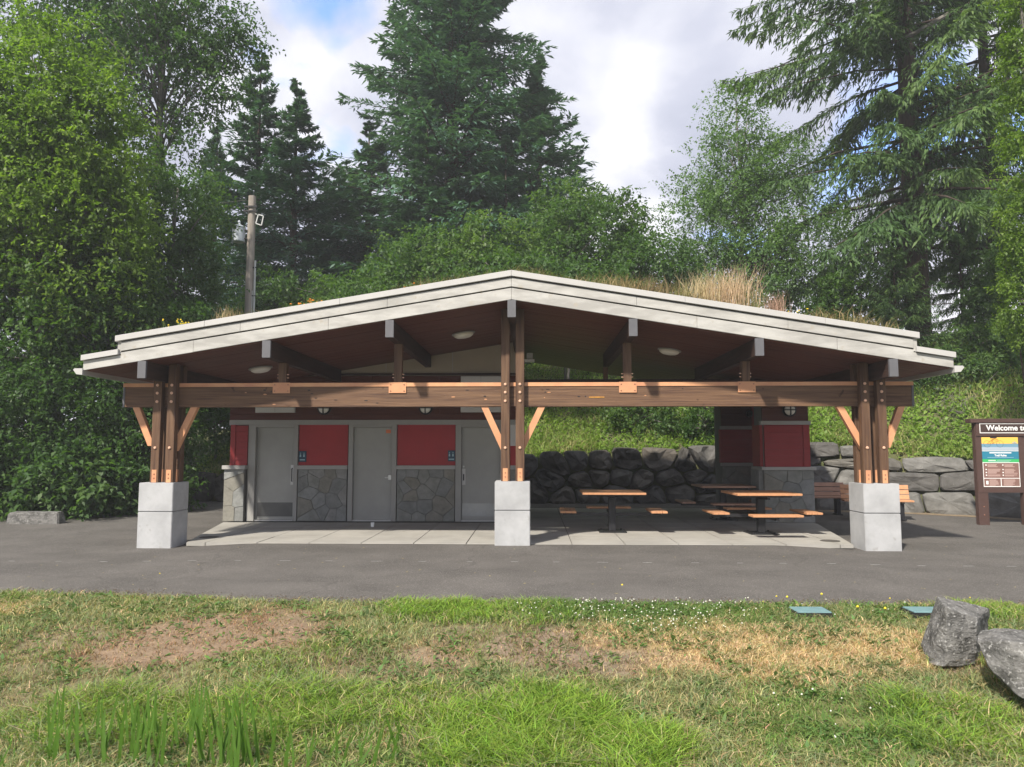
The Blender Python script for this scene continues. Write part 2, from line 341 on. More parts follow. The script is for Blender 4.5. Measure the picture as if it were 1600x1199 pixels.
def vnoise(x, y, s, seed=0):                       # cheap value noise for arrays
    x = x * s + seed * 17.3; y = y * s + seed * 5.1
    xi = np.floor(x).astype(int); yi = np.floor(y).astype(int); fx = x - xi; fy = y - yi
    fx = fx * fx * (3 - 2 * fx); fy = fy * fy * (3 - 2 * fy)
    def h(a, b): return (np.sin(a * 127.1 + b * 311.7 + seed * 74.7) * 43758.5453) % 1.0
    return (h(xi, yi) * (1 - fx) + h(xi + 1, yi) * fx) * (1 - fy) + (h(xi, yi + 1) * (1 - fx) + h(xi + 1, yi + 1) * fx) * fy

def grid(xs, ys, zf, name, m, attrs=None, **kw):
    X, Y = np.meshgrid(xs, ys); Zv = np.array([[zf(float(a), float(b)) for a in xs] for b in ys])
    V = np.stack([X.ravel(), Y.ravel(), Zv.ravel()], 1); nx = len(xs); ny = len(ys)
    i = np.arange(nx - 1)[None, :] + nx * np.arange(ny - 1)[:, None]; i = i.ravel()
    F = np.stack([i, i + 1, i + nx + 1, i + nx], 1)
    at = {}
    if attrs: at = attrs(X.ravel(), Y.ravel())
    return link(name, poly_mesh(name, V, F, m, at, smooth=True), None, **kw)
def frange(a, b, s): return list(np.arange(a, b + s * 0.5, s))

def soil_zone(x, y):
    n = vnoise(x, y, 3.0, 1) * 0.6 + vnoise(x, y, 9, 2) * 0.4
    base = np.stack([0.15 + 0.05 * n, 0.165 + 0.03 * n, 0.06 + 0.015 * n], 1)
    def mix(b, z, c):
        z = np.clip(z * 1.3 - 0.5 + n * 0.5, 0, 1)[:, None]; return b * (1 - z) + np.array(c)[None] * z
    base = mix(base, zval(Z_LUSH, x, y), (0.07, 0.10, 0.025)); base = mix(base, zval(Z_DIRT, x, y), (0.27, 0.20, 0.145))
    base = mix(base, zval(Z_STRAW, x, y), (0.42, 0.28, 0.14)); base = mix(base, zval(Z_RED, x, y), (0.26, 0.185, 0.12))
    return {'zone': ('FLOAT_COLOR', np.concatenate([base, np.ones((len(base), 1))], 1))}
xs = [-80, -50, -35, -25, -20, -16, -13] + frange(-12, 14, 0.4) + [16, 20, 26, 35, 50, 80]
grid(xs, [8.9, 12, 15, 16] + frange(16.4, 32, 0.4) + [34, 38, 45, 55, 70, 100, 160, 300, 600], hill, 'hillside', M_hillsoil, kind='structure')
xs = [-80, -40, -20, -12] + frange(-9, 9, 0.1) + [12, 20, 40, 80]
lys = [-40, -10, -3, 0, 1.5] + frange(2.2, 9.6, 0.08)
grid(xs, lys, lawnz, 'lawn_ground', M_soil, soil_zone, kind='structure')

# asphalt: one sheet whose near edge follows the lawn, dropping a little towards the shelter's corners
def asz(x, y):
    return -0.014 - 0.070 * min(1, max(0, (abs(x) - 4.6) / 1.3)) * min(1, max(0, (y - 10.5) / 2)) * min(1, max(0, (19 - y) / 3)) + 0.004 * ns(x, y, 0, 0.5)
axs = [-70, -40, -25, -18] + frange(-14, 16, 0.25) + [20, 30, 50, 70]
V = []; nr = 46
for i in range(nr):
    t = i / (nr - 1)
    for x in axs:
        y = edgeY(x) + (24.6 - edgeY(x)) * t; V.append((x, y, asz(x, y) - (0.02 if i == 0 else 0)))
nx = len(axs); i = (np.arange(nx - 1)[None, :] + nx * np.arange(nr - 1)[:, None]).ravel()
link('asphalt_path', poly_mesh('asphalt_path', V, np.stack([i, i + 1, i + nx + 1, i + nx], 1), M_asphalt, smooth=True), kind='structure')
# faint dashed line
mb = MB()
for px in list(range(20, 1600, 71)):
    py = 875 + (px - 440) * 0.0055; c = atZ(px + random.uniform(-4, 4), py, 0); w = random.uniform(0.04, 0.085)
    z = asz(c.x, c.y) + 0.005; mb.prismz([(c.x - w, c.y - .012), (c.x + w, c.y - .012), (c.x + w, c.y + .012), (c.x - w, c.y + .012)], z - 0.003, z)
mb.build('path_marking', mat('worn_white_paint', (0.30, 0.295, 0.28), 0.8, var=0.5, vscale=30), kind='structure')

# slab of square concrete panels with open joints
SL = link('concrete_slab', MB().prismz([(-5.72, 13.34), (5.86, 13.34), (6.62, 17.0), (6.72, 21.3), (-6.70, 21.3), (-6.62, 17.0)], -0.30, -0.022).mesh('concrete_slab', M_mortar), kind='structure')
def clip(poly, a, b, c):                           # keep a x + b y <= c
    outp = []
    for i in range(len(poly)):
        p, q = poly[i], poly[(i + 1) % len(poly)]; dp = a * p[0] + b * p[1] - c; dq = a * q[0] + b * q[1] - c
        if dp <= 0: outp.append(p)
        if dp * dq < 0: t = dp / (dp - dq); outp.append((p[0] + (q[0] - p[0]) * t, p[1] + (q[1] - p[1]) * t))
    return outp
def clip_line(poly, p, q):                         # keep the left side of p->q
    nx_, ny_ = q[1] - p[1], -(q[0] - p[0]); return clip(poly, nx_, ny_, nx_ * p[0] + ny_ * p[1])
JX = [-6.75] + [-5.41 + 0.92 * i for i in range(13)] + [6.75]
JX = sorted(JX); JY = [13.31, 14.25, 15.17, 16.09, 17.01, 18.1, 19.2, 20.3, 21.32]
for a, b in zip(JX, JX[1:]):
    if b - a < 0.2: continue
    for c, d in zip(JY, JY[1:]):
        if c >= 17.0 and b < 0.2: continue          # under the restrooms
        g = 0.008; poly = [(a + g, c + g), (b - g, c + g), (b - g, d - g), (a + g, d - g)]
        poly = clip_line(poly, (6.62, 17.0) if False else (5.85, 13.3), (6.61, 17.0)); poly = clip_line(poly, (6.61, 17.0), (6.71, 21.3))
        poly = clip_line(poly, (-6.61, 17.0), (-5.74, 13.3))
        if len(poly) >= 3: MB().prismz(poly, -0.06, random.uniform(-0.002, 0.002)).build('slab_panel', M_slab, SL)

# ------------------------------------------------------------------ the shelter
YF = 12.55                                          # fascia plane
def pF(px, py): q = atY(px, py, YF); return q.x, q.z
ZR = pF(799, 423)[1]; XL, ZLt = pF(184, 525); S = (ZR - ZLt) / abs(XL)
XE = 6.70; XO = 7.28                                # parapet end, eave end
YB = 21.3
zb = pF(799, 468)[1]                                # underside at the ridge
T = ZR - zb
SH = thing('picnic_shelter', 'open timber picnic shelter with low gabled cream fascia, dark posts and grey concrete piers', 'picnic shelter', (0, 13.4, 0))
def zs(x, off=0.0): return ZR - S * abs(x) - off    # roof line, off below the top edge
# roof body (dark core between soffit and planted top)
core = [(-XE + .03, zs(XE, T - .02)), (0, zs(0, T - .02)), (XE - .03, zs(XE, T - .02)), (XE - .03, zs(XE, .13)), (0, zs(0, .13)), (-XE + .03, zs(XE, .13))]
MB().prism(core, YF + 0.06, YB - 0.04).build('roof_deck', M_purl, SH)
for s_ in (-1, 1):                                  # thin lower eaves outside the parapet
    e = [(s_ * (XE - .02), zs(XE, T - .02)), (s_ * (XO - .04), zs(XO, T - .02)), (s_ * (XO - .04), zs(XO, T - .20)), (s_ * (XE - .02), zs(XE, T - .20))]
    MB().prism(e if s_ > 0 else e[::-1], YF + .06, YB - .04).build('eave_deck', M_purl, SH)
# soffit boards: real grooves, too thin in view to pick apart -> one part per slope
for s_ in (-1, 1):
    mb = MB(); y = YF + 0.05; nb = 0
    while y < YB - 0.1:
        w = 0.133; dz = random.uniform(0, .003)
        a = [(0.0, zs(0, T + .012 + dz)), (s_ * (XO - .05), zs(XO, T + .012 + dz)), (s_ * (XO - .05), zs(XO, T - .018)), (0.0, zs(0, T - .018))]
        mb.prism(a if s_ > 0 else a[::-1], y, y + w - 0.009); y += w
    mb.build('soffit_boards', M_soffit, SH, kind='stuff')
# fascia: bands of boards following the slope, butt joints
b1 = 0.100; b2 = (ZR - pF(799, 449)[1]); g = 0.022
joints = {0: [0.0, 2.9, 5.2, XE + .03], 1: [0.0, 2.1, 4.6, XE - .06], 2: [0.0, 3.1, 5.4, XO]}
def fband(x0, x1, o0, o1, y0, y1, name, m, **kw):
    MB().prism([(x0, zs(x0, o1)), (x1, zs(x1, o1)), (x1, zs(x1, o0)), (x0, zs(x0, o0))], y0, y1).bevel(.004).build(name, m, SH, **kw)
for s_ in (-1, 1):
    for bi, (o0, o1, yo) in enumerate([(0, b1, -.05), (b1 + g, b2 - g * .5, -.012), (b2 + g * .5, T, 0.0)]):
        J = joints[bi]
        for a, b in zip(J, J[1:]):
            a_, b_ = s_ * (a + .0015), s_ * (b - .0015)
            if s_ < 0: a_, b_ = b_, a_
            if bi == 2 and b > XE:
                MB().prism([(a_, zs(a_, T)), (b_, zs(b_, T)), (b_, zs(b_, T - .155)), (s_ * (XE - .06), zs(XE - .06, T - .155)) if s_ < 0 else (s_ * (XE - .06), zs(XE - .06, T - .155)), (s_ * (XE - .06), zs(XE - .06, o0)), (a_ if s_ > 0 else b_, 0)][:0] or
                           ([(a_, zs(a_, T)), (b_, zs(b_, T)), (b_, zs(b_, T - .155)), (XE - .06, zs(XE - .06, T - .155)), (XE - .06, zs(XE - .06, o0)), (a_, zs(a_, o0))] if s_ > 0 else
                            [(a_, zs(a_, T)), (b_, zs(b_, T)), (b_, zs(b_, o0)), (-XE + .06, zs(XE - .06, o0)), (-XE + .06, zs(XE - .06, T - .155)), (a_, zs(a_, T - .155))]), YF, YF + .045).build('fascia_board', M_fascia, SH)
            else:
                fband(a_, b_, o0, o1, YF + yo, YF + .04, 'roof_edge_trim' if bi == 0 else 'fascia_board', M_flash if bi == 0 else M_fascia)
    # dark backing that shows in the shadow gaps
    x0, x1 = sorted((s_ * .002, s_ * (XE - .05)))
    MB().prism([(x0, zs(x0, T - .02)), (x1, zs(x1, T - .02)), (x1, zs(x1, .02)), (x0, zs(x0, .02))], YF + .042, YF + .058).build('fascia_backing', M_black, SH)
    # parapet end return, running back, and the lower eave edge
    xa, xb = sorted((s_ * (XE - .06), s_ * (XE + .0)))
    MB().box(xa, xb, YF + .0, YB, zs(XE, T - .18), zs(XE, b1 + g)).build('parapet_side', M_fascia, SH)
    xa, xb = sorted((s_ * (XE - .08), s_ * (XE + .03)))
    MB().box(xa, xb, YF + .045, YB, zs(XE, b1), zs(XE, 0) - .004).build('parapet_cap', M_flash, SH)
    xa, xb = s_ * (XE - .03), s_ * (XO + .02)
    pl = [(xa, zs(xa, T - .165)), (xb, zs(xb, T - .165)), (xb, zs(xb, T - .255)), (xa, zs(xa, T - .255))]
    MB().prism(pl if s_ > 0 else pl[::-1], YF - .05, YB).build('eave_trim', M_flash, SH)
    # gutter: tilted trough
    gx = s_ * XO; gz = zs(XO, T - .06)
    pl = [(gx + s_ * .0, gz - .14), (gx + s_ * .10, gz - .13), (gx + s_ * .16, gz - .055), (gx + s_ * .135, gz - .03), (gx + s_ * .0, gz - .03)]
    MB().prism(pl if s_ > 0 else pl[::-1], YF - .02, YB).build('gutter', M_flash, SH)
# rear fascia
for s_ in (-1, 1):
    x0, x1 = sorted((s_ * .002, s_ * XO))
    MB().prism([(x0, zs(x0, T)), (x1, zs(x1, T)), (x1, zs(x1, .26)), (x0, zs(x0, .26))], YB - .02, YB + .03).build('fascia_board', M_fascia, SH)

# piers
YP = 13.15
bolt_me = MB().lathe([(.026, 0), (.026, .012), (.016, .022)], 8, axis='y').mesh('bolt', M_bolt)
sbolt_me = MB().lathe([(.012, 0), (.012, .008), (.006, .012)], 6, axis='y').mesh('bolt', M_boltd)
def bolt(x, y, z, parent, me=None):
    o = link('bolt', me or bolt_me, parent); o.location = Vector((x, y, z)); return o
def zrow(py): return atY(800, py, 13.25).z
ZBT, ZBB = zrow(597), zrow(635)                     # beam top and underside
ZFL = zrow(603)
PIERT = atY(800, 752.6, YP).z
cols = []
for i, (xc, zb0) in enumerate([((atY(217, 755, YP).x + atY(271, 755, YP).x) / 2, -.13), ((atY(773, 753, YP).x + atY(828, 753, YP).x) / 2, -.06), ((atY(1349, 757, YP).x + atY(1405, 757, YP).x) / 2, -.13)]):
    h = 0.305; top = PIERT - (.03 if i != 1 else 0); zm = atY(800, 798, YP).z - (.035 if i != 1 else 0)
    pr = MB().box(xc - h + .015, xc + h - .015, YP + .015, YP + 2 * h - .015, zb0, top - .004).build('pier', M_mortar, SH)
    MB().box(xc - h, xc + h, YP, YP + 2 * h, zb0, zm - .004).bevel(.009, 2).build('pier_block', M_pier, pr)
    MB().box(xc - h, xc + h, YP, YP + 2 * h, zm + .004, top).bevel(.009, 2).build('pier_block', M_pier, pr)
    cols.append((xc, top))
# posts in pairs, before and behind the beam
PW, PD = 0.150, 0.13; YP1, YP2 = 13.23, 13.51
pdx = {0: .125, 1: .122, 2: .135}
xpos = [(atY(242.5, 700, YP1).x, atY(265, 700, YP1).x), (atY(789.5, 700, YP1).x, atY(812.5, 700, YP1).x), (atY(1355, 700, YP1).x, atY(1381, 700, YP1).x)]
for i, ((xc, top), (xa, xb)) in enumerate(zip(cols, xpos)):
    for xx in (xa, xb):
        for row, y0 in enumerate((YP1, YP2)):
            zt = zs(xx, T + .02) if i != 1 else zs(xx, T + .015)
            po = MB().box(xx - PW / 2, xx + PW / 2, y0, y0 + PD, top + .002, zt).bevel(.005).build('post', M_post, SH)
            sh = MB().box(xx - .042, xx + .042, y0 - .007, y0 - .0005, top + .004, top + .225).build('foot_plate', M_copper, po)
            if row == 0:
                for zz in (.08, .15): bolt(xx, y0 - .007, top + zz, sh, sbolt_me)
                for py in (601, 613.5, 627): bolt(xx, y0 - .001, zrow(py), po)
                bolt(xx, y0 - .001, zrow(700), po)
# front beam and rear beam
XB0, XB1 = atY(193, 615, 13.37).x, atY(1427, 615, 13.37).x
bm_ = MB().box(XB0 + .03, XB1 - .03, 13.365, 13.505, ZBB, ZFL).bevel(.005).build('beam', M_beam, SH)
MB().box(XB0, XB1, 13.352, 13.518, ZFL + .001, ZBT).build('flashing', M_copper, bm_)
for a, b in ((XB0 - .006, XB0 + .03), (XB1 - .03, XB1 + .006)): MB().box(a, b, 13.358, 13.512, ZBB - .004, ZFL - .002).build('beam_end_cap', M_cap, bm_)
MB().box(1.35, 1.62, 13.358, 13.364, ZBB + .155, ZBB + .175).build('chalk_streak', mat('yellow_streak', (0.62, 0.30, 0.06), 0.8, var=0.5, vscale=14), bm_)
# the odd knots and pale chips of the beam's face
for s in range(26):
    x = random.uniform(-5.2, 5.2); z = random.uniform(ZBB + .03, ZFL - .04); w = random.uniform(.012, .04); h = random.uniform(.006, .013)
    MB().lathe([(1, 0), (.8, .003)], 7, axis='y').build('knot', M_black if s % 3 else M_slat, bm_)
    k = bm_.children[-1]; k.location = (x, 13.3635, z); k.scale = (w, 1, h)
MB().box(.15, 6.9, 17.35, 17.50, 2.64, 3.24).build('rear_beam', M_purl, SH)
# purlins with grey end caps
PX = [-6.22, -4.10, -2.04, 0.0, 2.05, 4.12, 6.28]
for i, (x, (px, py)) in enumerate(zip(PX, [(222.7, 564), (417, 532), (609, 500.5), (799.5, 466), (989, 497), (1186, 527), (1395, 558)])):
    x = atY(px, py, YF).x; zt = zs(x, T + .015); w = .064
    yb = 17.28
    pu = MB().box(x - w, x + w, YF + .03, yb, zt - .285, zt).build('purlin', M_purl, SH)
    MB().box(x - w - .006, x + w + .006, YF - .022, YF + .028, zt - .29, zt + .002).build('end_cap', M_cap, pu)
    if i in (1, 2, 4, 5):                            # short posts on the beam, held by folded plates
        xx = atY([0, 444, 623.5, 0, 981.5, 1167][i], 575, 13.38).x
        MB().box(x - .07, x + .07, 13.37, 13.50, ZBT + .002, zt - .285).build('short_post', M_post, SH)
        pl = MB().box(x - .155, x + .155, 13.345, 13.352, zrow(613.3), ZBT + .006).build('beam_plate', M_copper, SH)
        for ax in (-.12, .12):
            for zz in (zrow(610), zrow(600)): bolt(x + ax, 13.345, zz, pl, sbolt_me)
        for zz in (.09, .15):
            for ax in (-1, 1): MB().box(x + ax * .07, x + ax * .105, 13.42, 13.435, ZBT + zz, ZBT + zz + .015).build('bolt_end', M_bolt, pl)
        if i > 3: MB().box(x - .05, x + .05, 17.35, 17.5, 3.242, zt - .286).build('short_post', M_post, SH)
# braces: salmon steel flats from the posts up to the beam
def brace(pa, pb, w=.115):
    a = atY(pa[0], pa[1], 13.43); b = atY(pb[0], pb[1], 13.43); a.y = b.y = 13.435
    d = (b - a).normalized(); u = Vector((d.z, 0, -d.x)) * (w / 2) if True else None
    hw = w / abs(d.z) / 2
    MB().prism([(a.x - hw, a.z), (a.x + hw, a.z), (b.x + hw, b.z), (b.x - hw, b.z)] if b.z > a.z else [(b.x - hw, b.z), (b.x + hw, b.z), (a.x + hw, a.z), (a.x - hw, a.z)], 13.385, 13.485).build('brace', M_copper, SH)
for pa, pb in [((214, 635.5), (238, 697)), ((305.5, 635.5), (272, 705)), ((757, 635.5), (789, 705)), ((846.5, 635.5), (813, 705)), ((1311, 635.5), (1350, 703)), ((1407, 635.5), (1384, 700))]: brace(pa, pb, .112)

# ------------------------------------------------------------------ restroom building
YW = 17.3
def wx(px): return atY(px, 700, YW).x
def wz(py): return atY(600, py, YW).z
RB = thing('restroom_building', 'restroom block under the left half of the roof with grey doors and red panels', 'building', (-3, YW, 0))
XLw, XRw = wx(358), wx(816)
zH = wz(656.5)                                     # top of the header strip
MB().box(XLw + .02, XRw - .02, YW + .09, YB - .5, -.05, 2.62).build('wall', M_mortar, RB)
# gable wall over it
zt_ = lambda x: zs(x, T + .03)
MB().prism([(XLw + .03, 2.62), (XRw - .03, 2.62), (XRw - .03, zt_(.1)), (0, zt_(0)), (XLw + .03, zt_(XLw))], YW + .05, YB - .5).build('gable_wall', M_beige, RB)
gz = wz(581.5)
for a, b in ((-6.3, -3.2), (-3.2, XRw)):
    MB().box(a + .004, b - .004, YW + .02, YW + .05, gz - .07, gz - .03).build('gable_trim', M_purl, RB)
for a in (-4.6, -3.05, -1.5): MB().prism([(a - .006, gz), (a + .006, gz), (a + .006, zt_(a)), (a - .006, zt_(a))], YW + .042, YW + .052).build('panel_joint', M_trim, RB)
# header strip, siding boards over it
MB().box(XLw - .0, XRw + .0, YW - .03, YW + .09, wz(664), zH).build('header_trim', M_frame, RB)
z = zH + .004; i = 0
while z < gz - .1:
    h = .125; x0, x1 = XLw, XRw
    cuts = [x0, x0 + 2.4 + (i % 2) * .9, x1 - 1.4 - (i % 3) * .5, x1]
    for a, b in zip(cuts, cuts[1:]):
        MB().hexa([(a + .002, YW - .018, z), (b - .002, YW - .018, z), (b - .002, YW + .085, z), (a + .002, YW + .085, z), (a + .002, YW - .002, z + h), (b - .002, YW - .002, z + h), (b - .002, YW + .085, z + h), (a + .002, YW + .085, z + h)]).build('siding_board', M_brown, RB)
    z += h + .002; i += 1
# white vent boxes on the siding
for a, b, c, d in ((399.5, 461, 612, 645), (720, 783, 589, 645)):
    MB().box(wx(a), wx(b), YW - .10, YW - .019, wz(d), wz(c)).bevel(.006).build('vent_box', M_white, RB)
    MB().box((wx(a) + wx(b)) / 2 - .004, (wx(a) + wx(b)) / 2 + .004, YW - .103, YW - .101, wz(d) + .01, wz(c) - .01).build('box_seam', M_trim, RB)
# stone veneer: irregular flags, each its own piece
def voronoi(x0, x1, z0, z1, n, seed, jx=1.0):
    rd = random.Random(seed); pts = []
    while len(pts) < n:
        best = None
        for _ in range(12):
            c = (rd.uniform(x0, x1), rd.uniform(z0, z1)); d = min([((c[0] - q[0]) / jx) ** 2 + (c[1] - q[1]) ** 2 for q in pts] or [9])
            if best is None or d > best[0]: best = (d, c)
        pts.append(best[1])
    cells = []
    for i, p in enumerate(pts):
        poly = [(x0, z0), (x1, z0), (x1, z1), (x0, z1)]
        for j, q in enumerate(pts):
            if i == j: continue
            a, b = (q[0] - p[0]) / jx ** 2, q[1] - p[1]
            c = a * (p[0] + q[0]) / 2 + b * (p[1] + q[1]) / 2; poly = clip(poly, a, b, c)
        cells.append(poly)
    return cells
def inset(poly, d):
    n = len(poly); o = []
    A = sum(poly[i][0] * poly[(i + 1) % n][1] - poly[(i + 1) % n][0] * poly[i][1] for i in range(n))
    r = [tuple(p) for p in poly]
    for i in range(n):
        p, q = poly[i], poly[(i + 1) % n]; ex, ey = q[0] - p[0], q[1] - p[1]; L = math.hypot(ex, ey)
        if L < 1e-6: continue
        nx_, ny_ = ey / L, -ex / L
        if A < 0: nx_, ny_ = -nx_, -ny_
        r = clip(r, nx_, ny_, nx_ * p[0] + ny_ * p[1] - d)
        if len(r) < 3: return None
    return r
def veneer(x0, x1, z0, z1, yf, n, seed, parent, side=None):
    rd = random.Random(seed)
    MB().box(x0 + .004, x1 - .004, yf + .001, yf + .06, z0, z1).build('mortar_bed', M_mortar, parent)
    for c in voronoi(x0, x1, z0, z1, n, seed):
        r = inset(c, rd.uniform(.001, .003))
        if not r or len(r) < 3: continue
        
        b = MB(); n_ = len(r); yo = yf - rd.uniform(.012, .024)
        tx, tz = rd.uniform(-.02, .02), rd.uniform(-.02, .02); cx_ = sum(p[0] for p in r) / n_; cz_ = sum(p[1] for p in r) / n_
        va = [b.bm.verts.new((p[0], yf + .004, p[1])) for p in r]; vb = [b.bm.verts.new((p[0], yo + .008 + tx * (p[0] - cx_) + tz * (p[1] - cz_), p[1])) for p in r]
        sc = .95; vc = [b.bm.verts.new((cx_ + (p[0] - cx_) * sc, yo + rd.uniform(-.006, .004) + tx * (p[0] - cx_) + tz * (p[1] - cz_), cz_ + (p[1] - cz_) * sc)) for p in r]
        for A_, B_ in ((va, vb), (vb, vc)):
            for i in range(n_): b.bm.faces.new([A_[i], A_[(i + 1) % n_], B_[(i + 1) % n_], B_[i]])
        b.bm.faces.new(vc); b.build('stone', M_stone[rd.randrange(6)], parent)
zS = wz(733.5); zS1 = wz(727.5)
veneer(wx(467), wx(543), 0, zS, YW, 17, 3, RB); veneer(wx(621), wx(711), 0, zS, YW, 20, 5, RB)
for a, b in ((466, 544), (620, 712)):
    MB().box(wx(a), wx(b), YW - .06, YW + .06, zS, zS1).bevel(.005).build('stone_sill', M_trim, RB)
    MB().box(wx(a) + .01, wx(b) - .01, YW + .01, YW + .08, zS1 + .001, wz(664) - .001).build('red_panel', M_red, RB)
# left corner pilaster
px0, px1 = wx(355), wx(388)
veneer(px0, px1 - .02, 0, zS, YW - .12, 6, 8, RB)
MB().box(px0 + .02, px1 - .02, YW - .06, YW + .09, 0, zS).build('pilaster_core', M_mortar, RB)
MB().box(px0 - .03, px1 + .01, YW - .20, YW + .09, zS, zS1).bevel(.005).build('stone_sill', M_trim, RB)
MB().box(wx(362), wx(362) + .11, YW - .085, YW + .08, zS1 + .001, wz(664) - .002).build('corner_board', M_redsid, RB)
z = zS1 + .003
while z < wz(664) - .05:
    h = min(.128, wz(664) - .003 - z)
    MB().hexa([(wx(362) + .112, YW - .075, z), (wx(388), YW - .075, z), (wx(388), YW + .08, z), (wx(362) + .112, YW + .08, z), (wx(362) + .112, YW - .055, z + h), (wx(388), YW - .055, z + h), (wx(388), YW + .08, z + h), (wx(362) + .112, YW + .08, z + h)]).build('siding_board', M_redsid, RB); z += h + .002
# right corner, seen between the posts
MB().box(wx(785), XRw, YW - .04, YW + .085, wz(697), wz(664) - .002).build('pale_panel', M_white, RB)
MB().box(wx(785), XRw, YW - .03, YW + .085, zS1 + .001, wz(697) - .002).build('red_panel', M_red, RB)
MB().box(wx(785), XRw + .02, YW - .06, YW + .085, zS, zS1).build('stone_sill', M_trim, RB)
veneer(wx(785), XRw, 0, zS, YW, 5, 12, RB)
# doors
def door(f0, l0, l1, f1, kick, handle, lab):
    d = MB().box(wx(l0) + .004, wx(l1) - .004, YW + .065, YW + .088, .03, wz(668)).bevel(.003).build('door', M_door, RB, label=lab)
    zf = wz(664) - .002
    for a, b in ((f0, l0), (l1, f1)):
        MB().box(wx(a), wx(b), YW - .035, YW + .085, 0, zf).bevel(.004).build('door_frame', M_frame, d)
    MB().box(wx(l0), wx(l1), YW - .03, YW + .086, wz(668) + .002, zf).build('door_frame', M_frame, d)
    MB().box(wx(l0), wx(l1), YW + .0, YW + .088, -.0, .027).build('threshold', M_steel, d)
    return d
d1 = door(388.5, 400, 460, 466, None, None, 'grey door with a dark kick plate and pull handle')
MB().box(wx(403), wx(458), YW + .058, YW + .0645, wz(808), wz(786)).build('kick_plate', M_kickd, d1)
MB().box(wx(454), wx(459), YW + .055, YW + .0645, wz(758), wz(727)).build('handle_plate', M_steel, d1)
MB().tube([(wx(456.5), YW + .05, wz(753)), (wx(456.5), YW + .01, wz(752)), (wx(456.5), YW + .01, wz(733)), (wx(456.5), YW + .05, wz(732))], .011, 6).build('pull_handle', M_black, d1)
d2 = door(545, 552, 612.5, 620, None, None, 'plain grey door with a lever handle and small red sticker')
MB().box(wx(606.5), wx(611), YW + .055, YW + .0645, wz(750), wz(743)).build('lock_plate', M_steel, d2)
MB().bar((wx(608.5), YW + .03, wz(746.6)), (wx(601.5), YW + .03, wz(746.6)), .014, .018).build('lever', M_steel, d2)
MB().box(wx(602), wx(609.5), YW + .061, YW + .0645, wz(677), wz(671.5)).build('sticker', M_pr['orange'], d2)
d3 = door(712, 721, 781, 786, None, None, 'grey door with a pale handle plate and pale kick plate')
MB().box(wx(721.6), wx(727.4), YW + .05, YW + .0645, wz(758), wz(732.5)).bevel(.003).build('handle_plate', M_white, d3)
MB().box(wx(723.4), wx(725.4), YW + .044, YW + .0498, wz(751), wz(741)).build('keyhole_slot', M_black, d3)
MB().lathe([(.022, 0), (.022, .02)], 10, at=(wx(724.3), YW + .064, wz(729.3)), axis='y').build('deadbolt', M_steel, d3)
MB().box(wx(722), wx(780), YW + .057, YW + .0645, wz(807), wz(787)).build('kick_plate', M_kick, d3)

# restroom sign plaques
def plaque(px0, px1, py0, py1, label):
    a, b = wx(px0), wx(px1); t = thing('restroom_sign', label, 'sign', ((a + b) / 2, YW - .01, wz(py1)))
    MB().box(a, b, YW - .006, YW + .009, wz(py1), wz(py0)).bevel(.003).build('sign_plate', M_pr['blue'], t)
    m = (a + b) / 2; zt = wz(py0); H = zt - wz(py1); mb = MB()
    for ox in (-.045, .035):
        mb.lathe([(.012, 0), (.012, .002)], 8, at=(m + ox, YW - .0065, zt - H * .2), axis='y')
        mb.prism([(m + ox - .018, zt - H * .55), (m + ox + .018, zt - H * .55), (m + ox + .012, zt - H * .3), (m + ox - .012, zt - H * .3)], YW - .0085, YW - .0065)
    mb.box(m - .06, m + .06, YW - .0085, YW - .0065, wz(py1) + H * .14, wz(py1) + H * .24)
    mb.build('pictogram', M_pr['ice'], t)
plaque(467, 479, 705, 722, 'small dark blue restroom plaque beside the leftmost door')
plaque(700, 711, 704, 721, 'small dark blue restroom plaque beside the rightmost door')

# bulkhead wall lamps with cross bars
def wall_lamp(x, y, z, label, group='round wall lamps'):
    t = thing('wall_lamp', label, 'lamp', (x, y, z), 0, group); r = .155
    MB().lathe([(r, 0), (r, .05), (r * .84, .075), (r * .80, .06)], 20, at=(x, y, z), axis='y').build('lamp_housing', M_black, t)
    MB().lathe([(r * .80, .055), (r * .74, .082), (r * .5, .105), (r * .15, .115)], 20, at=(x, y, z), axis='y').build('lens', M_lens, t, smooth=True)
    mb = MB(); mb.box(x - .012, x + .012, y - .128, y - .06, z - r * .84, z + r * .84); mb.box(x - r * .84, x + r * .84, y - .128, y - .06, z - .012, z + .012)
    mb.build('cross_guard', M_black, t); return t
wall_lamp(wx(506), YW - .02, wz(638), 'round caged wall lamp above the first red panel from the left'); wall_lamp(wx(665), YW - .02, wz(638), 'round caged wall lamp above the second red panel, right of the middle door')

